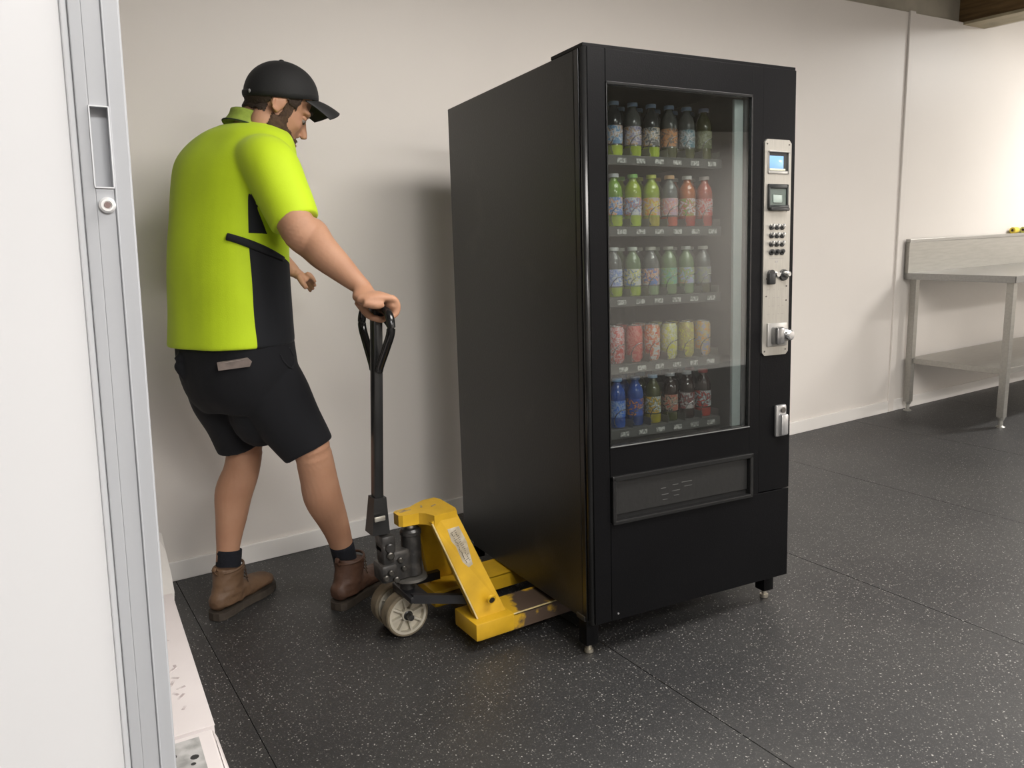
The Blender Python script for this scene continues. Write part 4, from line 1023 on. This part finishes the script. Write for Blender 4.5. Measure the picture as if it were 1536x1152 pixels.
bm2 = bm.copy(); bm.faces.ensure_lookup_table(); idx = {f.index for f in black}; bm.faces.index_update(); idx = {f.index for f in black}
bm2.faces.ensure_lookup_table()
bmesh.ops.delete(bm2, geom=[f for f in bm2.faces if f.index not in idx], context='FACES')
bmesh.ops.delete(bm, geom=black, context='FACES')
def commit(b_, name, m, parent=pr):
    me_ = bpy.data.meshes.new(name); b_.to_mesh(me_); b_.free(); return pmesh(me_, name, m, parent)
shirt = commit(bm, 'shirt', lime)
commit(bm2, 'side_panel', blackf, shirt)
# slanting piping bar standing off the cloth
cb = [hit(SHT, x_, y_, .004) for x_, y_ in ((341, 355), (352, 358), (372, 365), (392, 373), (410, 381), (424, 388))]
pp3(lambda bm: tube(bm, cb, [(.006, .011), (.006, .011), (.006, .012), (.006, .012), (.005, .010), (.004, .007)], n=12, k=4), 'piping', blackf, shirt)
# hem line, sleeve hem
def hemline(bm):
    c0 = PY(348, 510, 2.655); n = 60; P = []
    for j in range(n):
        t = 2*PI*j/n; e = 2.4; ct, s_ = math.cos(t), math.sin(t)
        P.append(c0+L2*(abs(ct)**(2/e)*math.copysign(1, ct)*.2225)+F2*(abs(s_)**(2/e)*math.copysign(1, s_)*.1785))
    tube(bm, P, [.0022]*n, n=6, k=1, closed=True)
# collar
def collar(bm):
    base = PY(377, 189, 2.625); tilt = Rm('Y', math.radians(20)); n = 40; rows_ = []
    for (r_, h) in ((.070, .030), (.064, .034), (.073, .006), (.081, -.012), (.084, -.015), (.076, -.006), (.070, .018)):
        row = []
        for j in range(n):
            t = 2*PI*j/n; row.append(bm.verts.new(base+tilt @ (F2*(math.cos(t)*r_*.98)+L2*(math.sin(t)*r_*1.04)+Vector((0, 0, h)))))
        rows_.append(row)
    N = len(rows_)
    for i in range(N):
        for j in range(n): bm.faces.new([rows_[i][j], rows_[i][(j+1) % n], rows_[(i+1) % N][(j+1) % n], rows_[(i+1) % N][j]])
col_ = pp3(collar, 'collar', mat('collar_green', (.30, .40, .06), .8, var=.1, vscale=60, bump=.1, bscale=150), shirt)
def stripe(bm):
    base = PY(377, 189, 2.625); tilt = Rm('Y', math.radians(20)); n = 40
    tube(bm, [base+tilt @ (F2*(math.cos(t)*.0838*.98)+L2*(math.sin(t)*.0838*1.04)+Vector((0, 0, -.011))) for t in [2*PI*j/n for j in range(n)]], [.0022]*n, n=6, k=1, closed=True)
pp3(stripe, 'collar_stripe', mat('stripe_dark', (.03, .05, .03), .8), col_)
# shorts
def shortsf(bm):
    torso_rows(bm, [(352, 505, 2.655, .190, .150), (355, 530, 2.655, .194, .152), (359, 560, 2.655, .192, .152), (363, 590, 2.66, .172, .140), (368, 612, 2.66, .13, .11)])
    tube(bm, [PY(392, 560, 2.60), PY(415, 600, 2.57), PY(440, 640, 2.53), PY(463, 676, 2.505)], [(.112, .118), (.106, .113), (.092, .098), (.079, .083)], n=28, k=6)
    tube(bm, [PY(325, 555, 2.74), PY(334, 595, 2.755), PY(350, 635, 2.765), PY(363, 668, 2.77)], [(.110, .110), (.100, .105), (.086, .092), (.077, .082)], n=28, k=6)
    ell(bm, PY(388, 612, 2.63), (.100, .10, .125))
    tube(bm, [PY(272, 532, 2.66), PY(268, 546, 2.655), PY(284, 575, 2.67)], [.010, .016, .012], n=10, k=3)
bm = bmesh.new(); shortsf(bm); me = remesh(bm, .006, 6, .5)
for v, nv in zip(me.vertices, [v.normal.copy() for v in me.vertices]):
    q = v.co; v.co = q+nv*(noise.noise(Vector((q.x*9, q.y*9, q.z*7)))*.006)
STT = tree(me)
sh = pmesh(me, 'shorts', shortf)
pp3(lambda bm: tube(bm, [hit(STT, x_, y_, .001) for x_, y_ in ((434, 522), (440, 537), (438, 552), (426, 543), (420, 532))], [.0028]*5, n=8, k=5), 'pocket_edge', blackf, sh)
# wallet in the back pocket
w0 = hit(STT, 352, 548, .002)
wl_ = thing('wallet', 'flat pale grey wallet sticking out of the back pocket of the black shorts', 'wallet', w0)
bm = bmesh.new()
wp = [hit(STT, x_, y_, .003) for x_, y_ in ((328, 543), (372, 536), (379, 542), (376, 549), (330, 555))]
wq = (wp[2]-wp[0]).cross(wp[4]-wp[0]).normalized(); wq = wq*(-1 if wq.y > 0 else 1); wp = [p-wq*(p-wp[0]).dot(wq)+wq*.010 for p in wp]
prism(bm, [p-w0 for p in wp], (.004, .012, 0)); bevel_all(bm, .001, 1)
fin(bm, 'cover', mat('wallet_grey', (.22, .18, .16), .6, var=.2, vscale=30), wl_)
bm = bmesh.new(); tube(bm, [wp[0]-w0+Vector((.004, -.0012, -.003)), wp[1]-w0+Vector((0, -.0012, -.003))], [.0008]*2, n=6, k=1); fin(bm, 'stitching', mat('wallet_edge', (.4, .35, .32), .6), wl_)
# socks
for P_, rr_ in (([PY(344, 824, 2.79), PY(343, 842, 2.785), PY(340, 866, 2.775)], [.0425, .042, .040]), ([PY(512, 815, 2.582), PY(517, 836, 2.59), PY(521, 858, 2.59)], [.0415, .041, .040])):
    pp3(lambda bm: tube(bm, P_, rr_, n=28, k=5), 'sock', mat('sock_navy', (.008, .009, .014), .95, bump=.3, bscale=120))
# boots
leather = mat('boot_leather', (.085, .048, .026), .6, col2=(.16, .092, .05), vscale=11, thr=(.3, .7), bump=.4, bscale=30, spec=.5)
leather2 = mat('boot_leather_dark', (.060, .030, .020), .55, col2=(.11, .055, .033), vscale=11, thr=(.3, .7), bump=.4, bscale=30)
solem = mat('boot_sole', (.045, .035, .026), .75, var=.2, vscale=20)
def boot(anklept, heading, m_, pitch=0., lab=None, length=.305):
    R3 = Rm('Z', math.radians(heading)) @ Rm('Y', math.radians(pitch))
    base = Vector((anklept.x, anklept.y, 0.0005)); 
    def T(x, y, z): return base+R3 @ Vector((x-.097, y, z))
    def up(bm):
        tube(bm, [T(.095, 0, .160), T(.090, 0, .135), T(.084, 0, .105), T(.080, 0, .075), T(.078, 0, .040)], [(.050, .060), (.047, .057), (.046, .058), (.047, .066), (.045, .074)], n=28, k=4, ref=R3 @ Vector((1, 0, 0)))
        tube(bm, [T(.020, 0, .055), T(.050, 0, .062), T(.110, 0, .066), (T(.155, 0, .056)), T(.210, 0, .050), T(.262, 0, .046), T(length-.012, 0, .042)], [(.022, .028), (.038, .036), (.042, .044), (.043, .034), (.049, .028), (.046, .025), (.024, .014)], n=26, k=5, ref=(0, 0, 1))
        ell(bm, T(.030, 0, .060), (.030, .036, .034), R3)
    bm = bmesh.new(); up(bm); me = remesh(bm, .005, 3)
    for v, nv in zip(me.vertices, [v.normal.copy() for v in me.vertices]):
        q = v.co; v.co = q+nv*(noise.noise(q*28)*.0030+noise.noise(Vector((q.x*25, q.y*25, q.z*70)))*.0022)
    bo = pmesh(me, 'boot', m_)
    def solef(bm):
        out = [(0, 0), (.004, .022), (.02, .036), (.06, .040), (.11, .038), (.15, .042), (.21, .053), (.25, .051), (.285, .037), (length, .012)]
        out = out+[(x, -y) for x, y in out[::-1] if y > 0]
        prism(bm, [T(x, y, .002) for x, y in out], R3 @ Vector((0, 0, .026))); bevel_all(bm, .005, 2)
    so = pp3(solef, 'sole', solem, bo, smooth=False)
    pp3(lambda bm: prism(bm, [T(x, y, -.0) for x, y in ((.004, .02), (.02, .034), (.085, .036), (.085, -.036), (.02, -.034), (.004, -.02))], R3 @ Vector((0, 0, .004))), 'heel', solem, bo, smooth=False)
    pp3(lambda bm: tube(bm, [T(.094+.055*math.cos(t), .047*math.sin(t), .159+.004*math.cos(t)) for t in [2*PI*j/24 for j in range(24)]], [.0045]*24, n=8, k=1, closed=True), 'padded_collar', m_, bo)
    pp3(lambda bm: tube(bm, [T(.036, 0, .150), T(.024, 0, .165), T(.030, 0, .180), T(.038, 0, .165)], [(.008, .0025)]*4, n=8, k=4), 'pull_tab', m_, bo)
    for k in range(5):
        z = .090+.015*k; x = .158-.12*(z-.09)
        pp3(lambda bm: tube(bm, [T(x-.012, -.034, z-.004), T(x+.004, -.012, z+.002), T(x+.004, .012, z+.006), T(x-.012, .034, z+.004)], [.0019]*4, n=8, k=4), 'lace', mat('lace_brown', (.06, .035, .02), .8), bo)
    return bo
b1 = boot(PY(340, 862, 2.79)+Vector((.006, -.022, 0)), 36, leather)
b2 = boot(PY(522, 862, 2.59)+Vector((.012, .0, 0)), 31, leather2)
